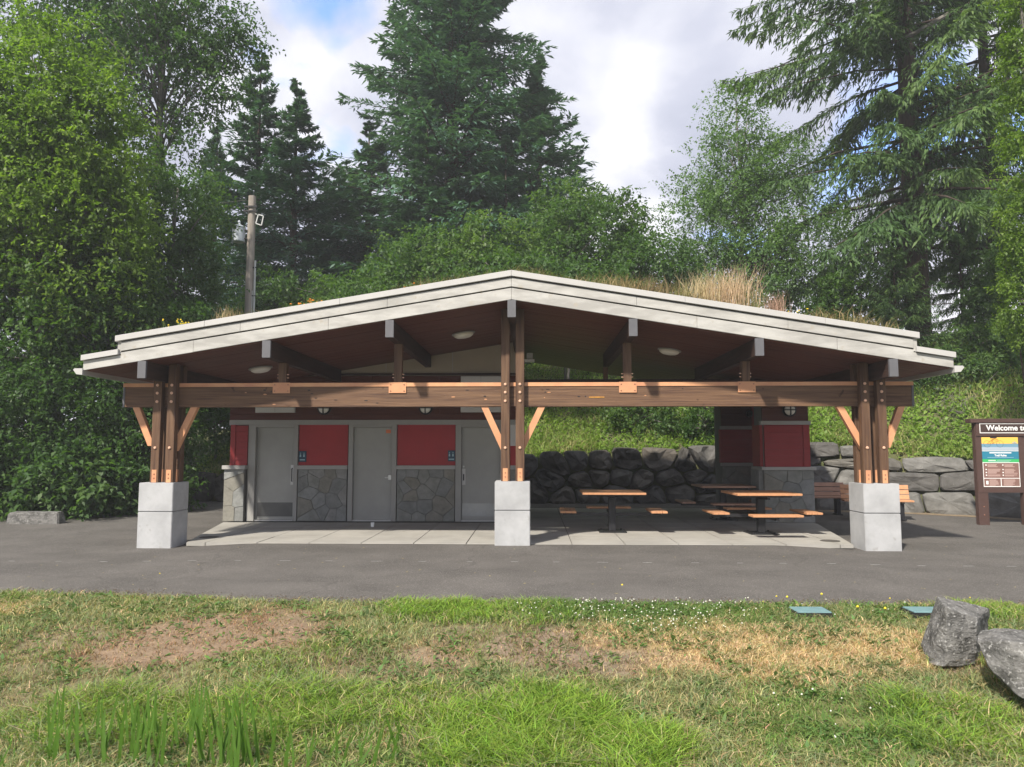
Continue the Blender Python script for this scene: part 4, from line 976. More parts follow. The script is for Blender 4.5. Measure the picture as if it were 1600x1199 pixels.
# ------------------------------------------------------------------ vegetation
def leaf_quads(P, D, Nn, L, Wd_, v, fold=0.25):
    """leaf rhombi: base P, along D, normal Nn; returns verts, faces, v per vertex"""
    S_ = nrm(np.cross(D, Nn)); L = L[:, None]; Wd_ = Wd_[:, None]
    mid = P + D * L * .45; tip = P + D * L - Nn * L * .12
    a = mid + S_ * Wd_ * .5 + Nn * Wd_ * fold; b = mid - S_ * Wd_ * .5 + Nn * Wd_ * fold
    V = np.stack([P, a, tip, b], 1).reshape(-1, 3); n = len(P); F = np.arange(4 * n).reshape(n, 4)
    return V, F, np.repeat(v, 4)
def sphere(n): return nrm(rng.normal(size=(n, 3)))
def broadleaf(blobs, nclump, ntwig, nleaf, leaf, clump_r=.55, droop=.35, twigL=.55, fill=.5, vbase=.5):
    """blobs: (x,y,z, rx,ry,rz). Leaves set along twigs, twigs in clumps, clumps spread through the crown's volume."""
    B = np.array(blobs); w = (B[:, 3] * B[:, 4] + B[:, 3] * B[:, 5] + B[:, 4] * B[:, 5]); pick = rng.choice(len(B), nclump, p=w / w.sum())
    d = sphere(nclump); rr = (fill + (1 - fill) * rng.random(nclump) ** .6)
    lump = 1 + .28 * (vnoise(d[:, 0] * 3 + pick * 7.1, d[:, 2] * 3 + d[:, 1] * 2, 1.0, 4) - .5) * 2
    C = B[pick, :3] + d * B[pick, 3:] * (rr * lump)[:, None]
    cv = rng.random(nclump)
    cr = clump_r * (.6 + .8 * rng.random(nclump))
    ti = np.repeat(np.arange(nclump), ntwig); nt_ = len(ti)
    td = nrm(sphere(nt_) * .8 + d[ti] * .8 + np.array([0, 0, .1])); to = C[ti] + sphere(nt_) * (cr[ti] * rng.random(nt_) ** .5)[:, None] * np.array([1, 1, .6])
    li = np.repeat(np.arange(nt_), nleaf); k = np.tile(np.arange(nleaf), nt_) / nleaf; n = len(li)
    tl = twigL * (.5 + rng.random(nt_))
    P = to[li] + td[li] * (tl[li] * k)[:, None]; P[:, 2] -= droop * tl[li] * k ** 2
    P += rng.normal(size=(n, 3)) * .02
    D = nrm(td[li] * .5 + sphere(n) * .85 + np.array([0, 0, -droop])); Nn = nrm(sphere(n) * .7 + np.array([0, 0, 1.0]) + d[ti][li] * .3)
    Nn = nrm(Nn - D * (Nn * D).sum(1, keepdims=True))
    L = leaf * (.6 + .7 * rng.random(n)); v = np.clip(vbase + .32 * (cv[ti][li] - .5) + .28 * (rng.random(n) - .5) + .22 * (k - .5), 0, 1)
    V, F, vv = leaf_quads(P, D, Nn, L, L * .52, v); return V, F, vv, C
def crown(name, V, F, v, m, parent=None, **kw): return link(name, poly_mesh(name, V, F, m, {'v': ('FLOAT', v)}), parent, **kw)
def trunk_limbs(base, top, r0, C, m, parent, nl=26, name='trunk', rl=.05):
    base = Vector(base); top = Vector(top); pts = [base.lerp(top, t) + Vector((ns(t * 3, base.x, 1) * .25, ns(t * 3, base.x, 5) * .25, 0)) * (1 if 0 < t else 0) for t in np.linspace(0, 1, 8)]
    MB().tube(pts, [r0 * (1 - .82 * t) for t in np.linspace(0, 1, 8)], 10).build(name, m, parent, smooth=True)
    mb = MB(); idx = rng.choice(len(C), min(nl, len(C)), replace=False)
    for i in idx:
        c = Vector(C[i]); t = min(.92, max(.12, (c.z - base.z) / max(.1, (top.z - base.z)) * .8)); a = pts[min(7, int(t * 7))]
        a = pts[int(t * 7)].lerp(pts[min(7, int(t * 7) + 1)], t * 7 - int(t * 7))
        mid = a.lerp(c, .5) + Vector((0, 0, .12 * (c - a).length)); mb.tube([a, mid, c], [rl * (1.1 - t * .5), rl * .55, rl * .2], 5)
    mb.build('limbs', m, parent, smooth=True, kind='stuff')
def pxblob(px, py, rx, ry, D, ryd=None):
    c = atY(px, py, D); k = D / FPX; return (c.x, c.y, c.z, rx * k, (ryd if ryd else rx * k * .8), ry * k)
def deciduous(label, blobs, m, nclump, ntwig, nleaf, leaf, trunk_px=None, tr=.16, bark=None, name='broadleaf_tree', cat='tree', group=None, limbs=26, **kw):
    B = np.array(blobs); cx_, cy_ = B[:, 0].mean(), B[:, 1].mean()
    if trunk_px is not None: cx_ = trunk_px
    gz = hill(cx_, cy_) if cy_ > wallY(cx_) else 0
    t = thing(name, label, cat, (cx_, cy_, gz), 0, group)
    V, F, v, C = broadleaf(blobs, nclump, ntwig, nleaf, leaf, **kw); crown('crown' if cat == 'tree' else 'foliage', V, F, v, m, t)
    trunk_limbs((cx_, cy_, gz - .1), (cx_, cy_, float((B[:, 2] + B[:, 5] * .6).max())), tr, C, bark or M_barkg, t, limbs); return t

def conifer_mesh(H_, Rb, nwh, per, ntw, nsp, spray, droop, weep, crown0=.08, up=.15, power=.8, seed=1, twf=.42, sw=.34, z0=0):
    """whorls of curved branches with side twigs carrying needle sprays. returns (V,F,v), branch lines"""
    rg = np.random.default_rng(seed); br = []
    h = []; a = []
    for i in range(nwh):
        t = crown0 + (1 - crown0) * (i + rg.random() * .6) / nwh
        for j in range(per): h.append(min(.995, t + rg.normal() * .008)); a.append(rg.random() * 2 * math.pi)
    h = np.array(h); a = np.array(a); nb = len(h)
    L = Rb * np.clip(1 - h, 0.02, 1) ** power * (.50 + .68 * rg.random(nb)) * (1 - .35 * np.clip((.16 - h) / .16, 0, 1)) + .10
    hd = np.stack([np.cos(a), np.sin(a), np.zeros(nb)], 1)
    slope = up + .5 * (h ** 2) - .25 * (1 - h); dr = droop * (1.1 - .7 * h)
    def pt(i, t): 
        p = hd[i] * (L[i] * t)[:, None]; p[:, 2] = h[i] * H_ + z0 + L[i] * (slope[i] * t - dr[i] * t ** 1.8 + .12 * t ** 4); return p
    bi = np.repeat(np.arange(nb), ntw); tt = np.tile((np.arange(ntw) + .5) / ntw, nb) * .9 + .1 + rg.normal(size=len(bi)) * .01
    p0 = pt(bi, tt); p1 = pt(bi, tt + .05); fw = nrm(p1 - p0)
    side = np.where(rg.random(len(bi)) < .5, -1., 1.)[:, None] * np.stack([-hd[bi][:, 1], hd[bi][:, 0], np.zeros(len(bi))], 1)
    tl = (twf * L[bi] * (1 - tt) ** .7 * np.clip(tt * 3, .35, 1) + .05 + .09 * np.minimum(L[bi], 2.2)) * (.6 + .6 * rg.random(len(bi)))
    tdir = nrm(fw * .75 + side * .8 + np.stack([0 * tl, 0 * tl, -weep * (.05 + .95 * rg.random(len(bi)))], 1))
    si = np.repeat(np.arange(len(bi)), nsp); u = np.tile((np.arange(nsp) + .3) / nsp, len(bi)) + rg.normal(size=len(si)) * .03
    P = p0[si] + tdir[si] * (tl[si] * u)[:, None]; P[:, 2] -= weep * .45 * tl[si] * u ** 2
    n = len(si)
    D = nrm(tdir[si] * .8 + nrm(rg.normal(size=(n, 3))) * .55 + np.array([0, 0, -weep * .5])[None]); Nn = nrm(nrm(rg.normal(size=(n, 3))) * .6 + np.array([0, 0, 1.]))
    Nn = nrm(Nn - D * (Nn * D).sum(1, keepdims=True)); Ls = spray * (.6 + .8 * rg.random(n)) * np.clip(.45 + .4 * L[bi][si], .5, 1)
    bv = rg.random(nb)
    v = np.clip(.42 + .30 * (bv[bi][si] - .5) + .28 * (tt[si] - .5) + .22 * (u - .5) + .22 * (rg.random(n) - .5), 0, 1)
    V, F, vv = leaf_quads(P, D, Nn, Ls, Ls * sw, v, fold=.1)
    lines = [(pt(np.array([i]), np.array([t]))[0]) for i in range(nb) for t in (0, .35, .7, .97)]
    return V, F, vv, np.array(lines).reshape(nb, 4, 3), L
CM = {}
def conifer(label, px, D, topy, key, H_, Rb, m, xs_=1.0, basez=None, tr=.28, group='conifers behind the shelter', rz=0, bark=None, trunk_extra=0, **kw):
    c = atY(px, 500, D); bz = hill(c.x, D) if basez is None else basez; top = atY(px, topy, D).z; sc = (top - bz) / H_
    t = thing('conifer', label, 'tree', (0, 0, 0), 0, group)
    if key not in CM:
        V, F, v, lines, L = conifer_mesh(H_, Rb, **kw)
        mb = MB()
        for l, Lb in zip(lines, L): mb.tube([Vector(q) for q in l], [.008 * Lb + .014, .006 * Lb + .01, .003 * Lb + .006, .004], 4)
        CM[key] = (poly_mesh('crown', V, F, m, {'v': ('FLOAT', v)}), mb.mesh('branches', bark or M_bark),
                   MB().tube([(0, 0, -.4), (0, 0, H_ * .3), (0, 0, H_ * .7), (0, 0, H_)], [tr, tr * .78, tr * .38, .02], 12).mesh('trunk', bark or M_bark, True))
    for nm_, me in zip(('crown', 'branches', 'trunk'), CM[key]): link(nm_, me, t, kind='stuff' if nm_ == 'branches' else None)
    t.location = (c.x, D, bz); t.scale = (sc * xs_, sc * xs_, sc); t.rotation_euler = (0, 0, rz); return t

# tall conifers behind
big = dict(nwh=62, per=7, ntw=28, nsp=10, spray=.28, droop=.20, weep=.22, crown0=.06, up=.10, power=.80, seed=5, sw=.30, twf=.36)
mid = dict(nwh=36, per=5, ntw=22, nsp=8, spray=.30, droop=.16, weep=.18, crown0=.04, up=.18, power=1.05, seed=8, sw=.30)
conifer('tallest dark blue-green conifer directly behind the roof ridge, its top above the picture', 705, 37, -190, 'big', 27, 7.6, L_con, xs_=1.22, tr=.45, **big)
conifer('slender conifer right of the tallest one, tip in the open sky', 843, 38, 92, 'mid', 20, 5.6, L_con, xs_=1.55, **mid)
conifer('conifer with a thin sparse tip, left of two above the utility pole', 396, 36, 88, 'mid', 20, 5.6, L_con, xs_=1.2, rz=1.3)
conifer('pointed conifer right of the utility pole', 455, 34, 128, 'mid', 20, 5.6, L_con, xs_=1.25, rz=3.0)
conifer('bushy blue-green conifer between the pole and the tallest conifer', 572, 36, 195, 'mid', 20, 5.6, L_con, xs_=1.5, rz=4.4)
conifer('dark conifer tucked against the left side of the tallest conifer', 640, 33, 300, 'mid', 20, 5.6, L_con, xs_=1.5, rz=2.2)
conifer('broad dark conifer between the pole pair and the tallest conifer', 525, 38, 262, 'mid', 20, 5.6, L_con, xs_=1.7, rz=.9)
conifer('low broad conifer in front of the tallest conifer, left of its trunk', 665, 34.5, 175, 'mid', 20, 5.6, L_con, xs_=1.5, rz=5.7)
conifer('conifer crown filling the gap right of the tallest conifer', 790, 34.5, 215, 'mid', 20, 5.6, L_con, xs_=1.15, rz=5.2)
conifer('distant conifer low on the skyline at left', 330, 42, 190, 'mid', 20, 5.6, L_con, xs_=1.1, rz=.6)
# the great drooping fir at right
fir = dict(nwh=33, per=5, ntw=58, nsp=14, spray=.25, droop=.55, weep=.75, crown0=.13, up=.34, power=.34, seed=21, sw=.24, twf=.27)
conifer('great drooping fir at right with a thick bare trunk and hanging sprays', 1435, 27.5, -520, 'fir', 27, 8.6, L_fir, tr=.44, group='drooping firs at the right', **fir)
conifer('darker fir close to the right edge behind the thick trunk', 1560, 31, -420, 'fir', 27, 8.6, L_fir, xs_=.72, rz=2.4, group='drooping firs at the right')
low = dict(nwh=20, per=6, ntw=30, nsp=8, spray=.17, droop=.25, weep=.9, crown0=.03, up=.22, power=.6, seed=31, sw=.26, twf=.34)
conifer('low young fir with arching boughs over the right end of the roof', 1400, 23.8, 388, 'low', 7, 3.0, L_fir, tr=.12, group='young firs on the right bank', **low)
conifer('young feathery fir left of the maple leaves at the right edge', 1505, 24.2, 330, 'low', 7, 3.0, L_fir, xs_=.9, rz=1.9, group='young firs on the right bank')
conifer('small dark fir low behind the right roof corner', 1310, 27, 400, 'low', 7, 3.0, L_fir, xs_=1.0, rz=4.0, group='young firs on the right bank')
# bare hanging bough
MB().tube([atY(1393, 66, 26.3), atY(1430, 52, 26.1), atY(1465, 32, 26), atY(1490, 18, 26)], [.05, .075, .085, .09], 7).build('dead_bough', M_barkg, label='bare grey dead bough crossing in front of the great fir trunk', cat='dead branch')

# broadleaf trees at left
deciduous('bright green leafy tree filling the upper left of the picture', [pxblob(60, 150, 110, 140, 20), pxblob(110, 220, 110, 110, 20), pxblob(20, 330, 150, 150, 20), pxblob(130, 380, 110, 130, 20.3), pxblob(-60, 250, 150, 200, 20.5)],
          L_bright, 1150, 9, 9, .135, trunk_px=-13.2, tr=.2, group='broadleaf trees at left', clump_r=.5, twigL=.6, droop=.3, limbs=50)
deciduous('lower crown of the bright tree at far left, its shade put into darker leaves', [pxblob(60, 500, 170, 120, 20.9), pxblob(150, 470, 90, 90, 21.2), pxblob(-20, 560, 120, 100, 20.6)],
          L_dark, 520, 9, 9, .14, trunk_px=-11.6, tr=.15, group='broadleaf trees at left', clump_r=.5, twigL=.6, droop=.3, limbs=24, vbase=.55)  # stands in for the bright tree's shaded lower crown; shade put in leaf colour
deciduous('tall darker alder behind, its top above the picture and a branch reaching over the sky', [pxblob(210, -60, 170, 150, 26), pxblob(250, 120, 100, 110, 26), pxblob(300, 60, 70, 60, 26), pxblob(355, 70, 45, 40, 26), pxblob(385, 45, 35, 22, 26), pxblob(345, 130, 40, 30, 26), pxblob(225, 250, 100, 90, 26), pxblob(90, 20, 140, 120, 26.5)],
          L_mid, 720, 8, 9, .15, trunk_px=atY(235, 500, 26).x, tr=.22, group='broadleaf trees at left', clump_r=.55, twigL=.7, fill=.35, vbase=.35, limbs=60)
deciduous('mid green leafy tree between the bright tree and the utility pole', [pxblob(265, 340, 80, 80, 24), pxblob(225, 420, 110, 100, 24), pxblob(290, 450, 60, 70, 24), pxblob(190, 500, 120, 90, 24)],
          L_mid, 560, 8, 9, .13, trunk_px=atY(270, 500, 24).x, tr=.15, group='broadleaf trees at left', clump_r=.5, limbs=40)
# understory at left
for i, (px, py, rx, ry, D, lb) in enumerate([(40, 640, 130, 110, 19.4, 'dark leafy bush hanging over the kerb stone at the left edge'), (170, 660, 110, 110, 20.2, 'dark leafy bush left of the left corner posts'), (110, 750, 100, 55, 18.9, 'low bramble thicket at the path edge, left'), (210, 765, 60, 42, 19.8, 'low bramble thicket beside the left pier'),
                                             (240, 560, 120, 90, 22, 'dark bush behind the left eave of the roof'), (320, 610, 80, 80, 25.6, 'shaded bush behind the posts of the left corner'), (400, 580, 90, 70, 26.4, 'shaded bush hidden mostly behind the restrooms'), (-60, 720, 90, 80, 18.4, 'dark bush at the extreme left edge'), (20, 765, 60, 32, 18.5, 'low weedy bush just behind the kerb stone')]):
    bl = pxblob(px, py, rx, ry, D); k = rx * ry / 12000
    deciduous(lb, [bl, (bl[0] + bl[3] * .4, bl[1] + .3, bl[2] - bl[5] * .3, bl[3] * .7, bl[4] * .8, bl[5] * .7)], L_dark if i not in (2, 3, 5, 8) else L_mid, int(300 * k) + 40, 8, 8, (.115, .115, .17, .16, .13, .115, .115, .14, .15)[i], tr=.05, name='leafy_bush', cat='bush', group='bushes along the left of the path', clump_r=.42, twigL=.45, limbs=14, vbase=.45)
# greenery behind the roof
for px, py, rx, ry, D, mm, lb, vb in [(690, 415, 110, 60, 27, L_mid, 'rounded green bush above the left roof slope', .6), (765, 395, 70, 60, 26.5, L_mid, 'yellow-green bush just left of the roof peak', .75), (900, 390, 90, 70, 28, L_mid, 'leafy bush mass right of the roof peak', .5), (890, 330, 55, 45, 29, L_mid, 'ivy draped top bulging above the bush mass', .65),
                                    (985, 372, 38, 76, 28.5, L_dark, 'narrow pointed bush spire against the sky', .6), (1010, 420, 80, 50, 27, L_mid, 'low bush between the pointed spire and the pale birch', .45), (560, 468, 120, 36, 30, L_dark, 'dark low bush above the left roof slope', .6), (455, 466, 80, 38, 29.6, L_mid, 'tangled bush right of the utility pole foot', .4),
                                    (620, 470, 120, 40, 26, L_mid, 'low scrub along the left roof line', .5), (830, 450, 160, 40, 25.5, L_mid, 'scrub showing over the roof peak', .5)]:
    bl = pxblob(px, py, rx, ry, D); k = rx * ry / 6000
    deciduous(lb, [bl, (bl[0] - bl[3] * .3, bl[1] + .3, bl[2] - bl[5] * .5, bl[3] * .9, bl[4], bl[5] * .8)], mm, int(190 * k) + 30, 8, 8, .145, tr=.06, name='leafy_bush', cat='bush', group='bushes behind the roof', clump_r=.45, twigL=.5, limbs=14, vbase=vb)
deciduous('pale airy birch with small leaves against the sky right of centre', [pxblob(1150, 185, 45, 55, 28), pxblob(1135, 270, 75, 70, 28), pxblob(1110, 350, 75, 70, 28), pxblob(1190, 340, 85, 90, 28.4), pxblob(1230, 260, 60, 70, 28.6), pxblob(1150, 430, 110, 60, 28), pxblob(1265, 400, 80, 90, 28)],
          L_birch, 760, 8, 9, .115, trunk_px=atY(1165, 500, 28).x, tr=.12, group=None, clump_r=.5, twigL=.6, fill=.3, droop=.2, limbs=70)
for px, py, rx, ry, D, mm, lb, vb, lf in [(1330, 470, 60, 45, 26, L_dark, 'glossy dark bush over the right roof slope', .6, .13), (1545, 560, 75, 60, 22.6, L_mid, 'round green shrub on the bank above the notice board', .55, .11), (1470, 590, 60, 40, 23.5, L_mid, 'low green shrub on the bank beyond the right eave', .5, .11), (1590, 450, 60, 90, 23, L_mid, 'leafy bush at the right edge below the ivy', .5, .12),
                                          (1105, 655, 34, 32, 24.6, L_dark, 'dark shrub spilling over the rock wall behind the far table', .5, .10), (1010, 640, 60, 26, 25.4, L_mid, 'green shrub on the bank seen under the beam', .6, .12)]:
    bl = pxblob(px, py, rx, ry, D); k = rx * ry / 4000
    deciduous(lb, [bl, (bl[0] - bl[3] * .3, bl[1] + .3, bl[2] - bl[5] * .4, bl[3] * .9, bl[4], bl[5] * .8)], mm, int(120 * k) + 30, 8, 8, lf, tr=.05, name='leafy_bush', cat='bush', group='shrubs on the right bank', clump_r=.36, twigL=.4, limbs=10, vbase=vb)
# ivy covered trunk at the right edge
iv = [pxblob(1605, y, 36, 60, 16.6) for y in range(-40, 500, 75)]
IV = deciduous('trunk wrapped in bright ivy along the right edge of the picture', iv, L_bright, 420, 9, 7, .075, tr=.2, name='ivy_covered_tree', clump_r=.2, twigL=.2, droop=.6, fill=.8, limbs=6)
# maple spray
def maple_leaf(c, s, rz, tilt):
    o = []
    for k in range(5):
        a = (k - 2) * .62; o.append((math.sin(a - .31) * s * .28, math.cos(a - .31) * s * .28)); o.append((math.sin(a) * s * (.6 if k in (0, 4) else .9), math.cos(a) * s * (.6 if k in (0, 4) else .9)))
    o += [(math.sin(1.6) * s * .25, math.cos(1.6) * s * .25), (0, -s * .05)]
    M_ = Matrix.Translation(c) @ Matrix.Rotation(rz, 4, 'Z') @ Matrix.Rotation(tilt, 4, 'X'); return [M_ @ Vector((x, y, 0)) for x, y in o]
ms = thing('maple_sapling', 'maple sapling with big pale lobed leaves at the right edge', 'sapling', (12.6, 18.9, 1.4))
mleaf = mat('maple_leaf', (0.12, 0.20, 0.06), 0.5, trans=.35, var=.2, vscale=3)
for k in range(34):
    c = atY(random.uniform(1548, 1620), random.uniform(495, 560), random.uniform(18.6, 19.4)); b = MB(); vs = [b.bm.verts.new(q) for q in maple_leaf(c, random.uniform(.14, .22), random.uniform(0, 6.3), random.uniform(.4, 1.3))]
    cc = b.bm.verts.new(c)
    for i in range(len(vs)): b.bm.faces.new([vs[i], vs[(i + 1) % len(vs)], cc])
    b.build('leaf', mleaf, ms)
MB().tube([(12.6, 18.9, 1.2), (12.5, 18.9, 3), atY(1590, 520, 19)], [.03, .025, .012], 6).build('stem', M_bark, ms)

# ------------------------------------------------------------------ ground cover on the bank (blades and small leaves)
def blades(P, H_, Wd_, lean, col, bend=.5):
    n = len(P); a = rng.random(n) * 2 * math.pi; wd = np.stack([np.cos(a), np.sin(a), np.zeros(n)], 1) * Wd_[:, None] * .5
    b = rng.random(n) * 2 * math.pi; ld = np.stack([np.cos(b), np.sin(b), np.zeros(n)], 1) * (lean * H_)[:, None]
    up = np.zeros((n, 3)); up[:, 2] = H_
    m1 = P + up * .55 + ld * .35; tip = P + up * (1 - .25 * lean[:, None]) + ld * (1 + bend)
    V = np.stack([P - wd, P + wd, m1 + wd * .8, tip, m1 - wd * .8], 1).reshape(-1, 3); k = np.arange(n) * 5
    F = np.concatenate([np.stack([k, k + 1, k + 2], 1), np.stack([k, k + 2, k + 4], 1), np.stack([k + 4, k + 2, k + 3], 1)])
    return V, F, np.repeat(col, 5, axis=0)
def blade_obj(name, V, F, c, **kw):
    c = np.concatenate([c, np.ones((len(c), 1))], 1); return link(name, poly_mesh(name, V, F, M_grass, {'col': ('FLOAT_COLOR', c)}), **kw)
n = 62000
xh = rng.uniform(-11, 17, n); yh = np.array([wallY(x) for x in xh]) + .45 + rng.random(n) ** 1.3 * 8.5
keep = (xh > 5.5) | (rng.random(n) < .62); xh, yh = xh[keep], yh[keep]
zh = np.array([hill(a, b) for a, b in zip(xh, yh)])
n = len(xh); P = np.stack([xh, yh, zh + rng.random(n) * .16], 1)
pn = vnoise(xh, yh, .9, 3) * .6 + vnoise(xh, yh, 3, 6) * .4
D = nrm(sphere(n) + np.array([0, -.3, .35])); Nn = nrm(sphere(n) * .6 + np.array([0, -.3, 1.])); Nn = nrm(Nn - D * (Nn * D).sum(1, keepdims=True))
V, F, v = leaf_quads(P, D, Nn, .07 + .09 * rng.random(n), .05 + .05 * rng.random(n), np.clip(.15 + pn * .75 + .25 * (rng.random(n) - .5), 0, .9))
crown('bank_ground_cover', V, F, v, L_hill, label='leafy ground cover over the bank above the rock walls', cat='ground cover', kind='stuff')
n = 36000
xh = rng.uniform(-11, 17, n); yh = np.array([wallY(x) for x in xh]) + .40 + rng.random(n) ** 1.5 * 7.5
pn = vnoise(xh, yh, .8, 9) * .7 + vnoise(xh, yh, 3, 5) * .3; keep = (pn > .42) & ((xh < 3.2) | (xh > 6.5) | (rng.random(n) < .3)); xh, yh, pn = xh[keep], yh[keep], pn[keep]; n = len(xh)
zh = np.array([hill(a, b) for a, b in zip(xh, yh)]); P = np.stack([xh, yh, zh], 1)
mixv = np.clip((pn - .5) * 3 + rng.normal(size=n) * .25, 0, 1)[:, None]
col = np.array([.19, .28, .05]) * (1 - mixv) + np.array([.46, .42, .20]) * mixv
V, F, c_ = blades(P, .18 + .30 * rng.random(n), .012 + .014 * rng.random(n), .3 + .6 * rng.random(n), col)
blade_obj('bank_grass', V, F, c_, label='long grass, partly dry, over the bank above the rock walls', cat='grass', kind='stuff')
# dead fern, reddish
t = thing('dead_fern', 'rust red dead fern on the bank above the notice board', 'fern', (14.2, 21, 3))
mb = MB()
for k in range(70):
    px, py = random.gauss(1588, 17), random.gauss(632, 14); c = atY(px, py, 21.0 + random.uniform(-.3, .3)); a = random.uniform(0, 6.3); dd = Vector((math.cos(a), math.sin(a) * .5, random.uniform(-.3, .15))) * random.uniform(.2, .5)
    sv = Vector((-dd.y, dd.x, .05)).normalized() * .035; v4 = [mb.bm.verts.new(q) for q in (c, c + dd * .5 + sv, c + dd, c + dd * .5 - sv)]; mb.bm.faces.new(v4)
mb.build('frond', M_fern, t)
# dead brush sticks on the bank
t = thing('dead_brush', 'grey tangle of dead sticks on the bank beyond the right eave', 'brush', atY(1500, 640, 21.2)); mb = MB()
for k in range(26):
    a = atY(random.gauss(1495, 22), random.gauss(636, 14), 21.1 + random.uniform(-.2, .3)); b = a + Vector((random.uniform(-.5, .5), random.uniform(-.1, .1), random.uniform(-.1, .35))); mb.tube([a, a.lerp(b, .5) + Vector((0, 0, random.uniform(-.05, .05))), b], [.009, .007, .003], 4)
mb.build('stick', M_barkg, t)

# ------------------------------------------------------------------ green roof
def roofz(x): return ZR - S * np.abs(x) - .10
MB().prism([(-XE + .04, zs(XE, .125)), (0, zs(0, .125)), (XE - .04, zs(XE, .125)), (XE - .04, zs(XE, .05)), (0, zs(0, .05)), (-XE + .04, zs(XE, .05))], YF + .07, YB - .05).build('roof_soil', M_hillsoil, SH)
n = 42000
xr = rng.uniform(-6.5, 6.5, n); yr = YF + .15 + rng.random(n) ** 1.4 * 8.2
pn = vnoise(xr, yr, 1.1, 13) * .6 + vnoise(xr, yr, 4, 12) * .4
keep = rng.random(n) < np.clip(.25 + (pn - .35) * 1.6, .12, 1); xr, yr, pn = xr[keep], yr[keep], pn[keep]; n = len(xr)
hgt = .08 + .36 * rng.random(n) * pn * (1 + .5 * (xr > 1.5)); dry = np.clip(.35 + (xr > 1) * .35 + rng.normal(size=n) * .25, 0, 1)[:, None]
col = np.array([.085, .12, .035]) * (1 - dry) + np.array([.34, .26, .14]) * dry
V, F, c_ = blades(np.stack([xr, yr, roofz(xr) + .04], 1), hgt, .008 + .01 * rng.random(n), .2 + .5 * rng.random(n), col)
blade_obj('roof_planting', V, F, c_, label='thin dry meadow planting on top of the shelter roof', cat='roof planting', kind='stuff')
def tuft(px, py, w, nblade, h, label, colr, yy=13.0):
    x = atY(px, py, yy).x; z = float(roofz(np.array([x]))[0]) + .03; t = thing('grass_clump', label, 'grass clump', (x, yy, z), 0, 'grass clumps on the roof')
    P = np.stack([x + rng.normal(size=nblade) * w, yy + rng.normal(size=nblade) * .12, np.full(nblade, z)], 1)
    col = np.array(colr)[None] * (.7 + .6 * rng.random((nblade, 1)))
    V, F, c_ = blades(P, h * (.55 + .5 * rng.random(nblade)), .006 + .006 * rng.random(nblade), .08 + .28 * rng.random(nblade), col, .3)
    blade_obj('grass_blades', V, F, c_, parent=t, kind='stuff')
tuft(1140, 460, .24, 420, .95, 'tallest tan ornamental grass clump on the right roof slope', (.58, .44, .31)); tuft(1098, 452, .20, 240, .74, 'straw grass clump just left of the tallest one on the right slope', (.52, .43, .27))
tuft(1020, 445, .2, 230, .52, 'brown seedy clump between the roof peak and the tall straw grass', (.27, .20, .12)); tuft(1210, 475, .09, 160, .58, 'pinkish dry clump right of the tallest straw grass', (.42, .28, .22))
tuft(1172, 470, .1, 130, .50, 'greenish clump at the right foot of the tallest straw grass', (.18, .20, .07)); tuft(358, 490, .10, 140, .42, 'pale plume grass clump on the roof left of the utility pole', (.36, .28, .17)); tuft(975, 440, .08, 100, .42, 'thin dry clump nearest the right of the roof peak', (.40, .30, .16)); tuft(1062, 455, .1, 120, .48, 'short olive clump between the two straw clumps', (.26, .25, .10))
def flowers(px, spread, nf, h, m, label, cat='flowers', yy=12.95):
    x = atY(px, 480, yy).x; z = float(roofz(np.array([x]))[0]) + .03; t = thing('flower_clump', label, cat, (x, yy, z), 0, 'flowers on the roof')
    sm = MB(); fm = MB()
    for k in range(nf):
        a = Vector((x + random.gauss(0, spread), yy + random.gauss(0, .12), z)); b = a + Vector((random.gauss(0, .05), random.gauss(0, .03), h * random.uniform(.6, 1.1)))
        sm.tube([a, b], .004, 3, cap=False); r = random.uniform(.014, .026); fm.lathe([(r * .3, -.008), (r, 0), (r * .4, .012)], 6, at=b)
        for q in range(3):
            c = a.lerp(b, random.uniform(.2, .85)); e = Vector((random.uniform(-1, 1), random.uniform(-1, 1), .4)).normalized() * .06; s2 = Vector((e.y, -e.x, 0)).normalized() * .009
            sm.bm.faces.new([sm.bm.verts.new(w_) for w_ in (c, c + e * .5 + s2, c + e, c + e * .5 - s2)])
    sm.build('stems', mat('flower_stem', (.12, .17, .05), .7), t); fm.build('blossoms', m, t)
F_y = mat('yellow_petal', (.75, .55, .03), .6); F_o = mat('orange_petal', (.75, .27, .03), .6)
flowers(300, .13, 26, .20, F_y, 'yellow flowers at the left end of the roof'); flowers(263, .03, 4, .28, F_y, 'single tall yellow flower stem nearest the left roof corner'); flowers(483, .16, 34, .20, F_o, 'orange and green flower clump on the left roof slope'); flowers(530, .07, 9, .10, F_o, 'low orange flowers mid left slope')
flowers(655, .12, 12, .16, F_o, 'orange flowers halfway up the left roof slope'); flowers(747, .10, 9, .12, F_o, 'orange flowers just left of the roof peak'); flowers(700, .1, 6, .15, F_y, 'sparse yellow flowers near the peak on the left'); flowers(1248, .05, 8, .22, F_y, 'yellow flowers on the right roof slope'); flowers(1316, .08, 12, .12, F_y, 'pale flowers near the lower right roof slope')

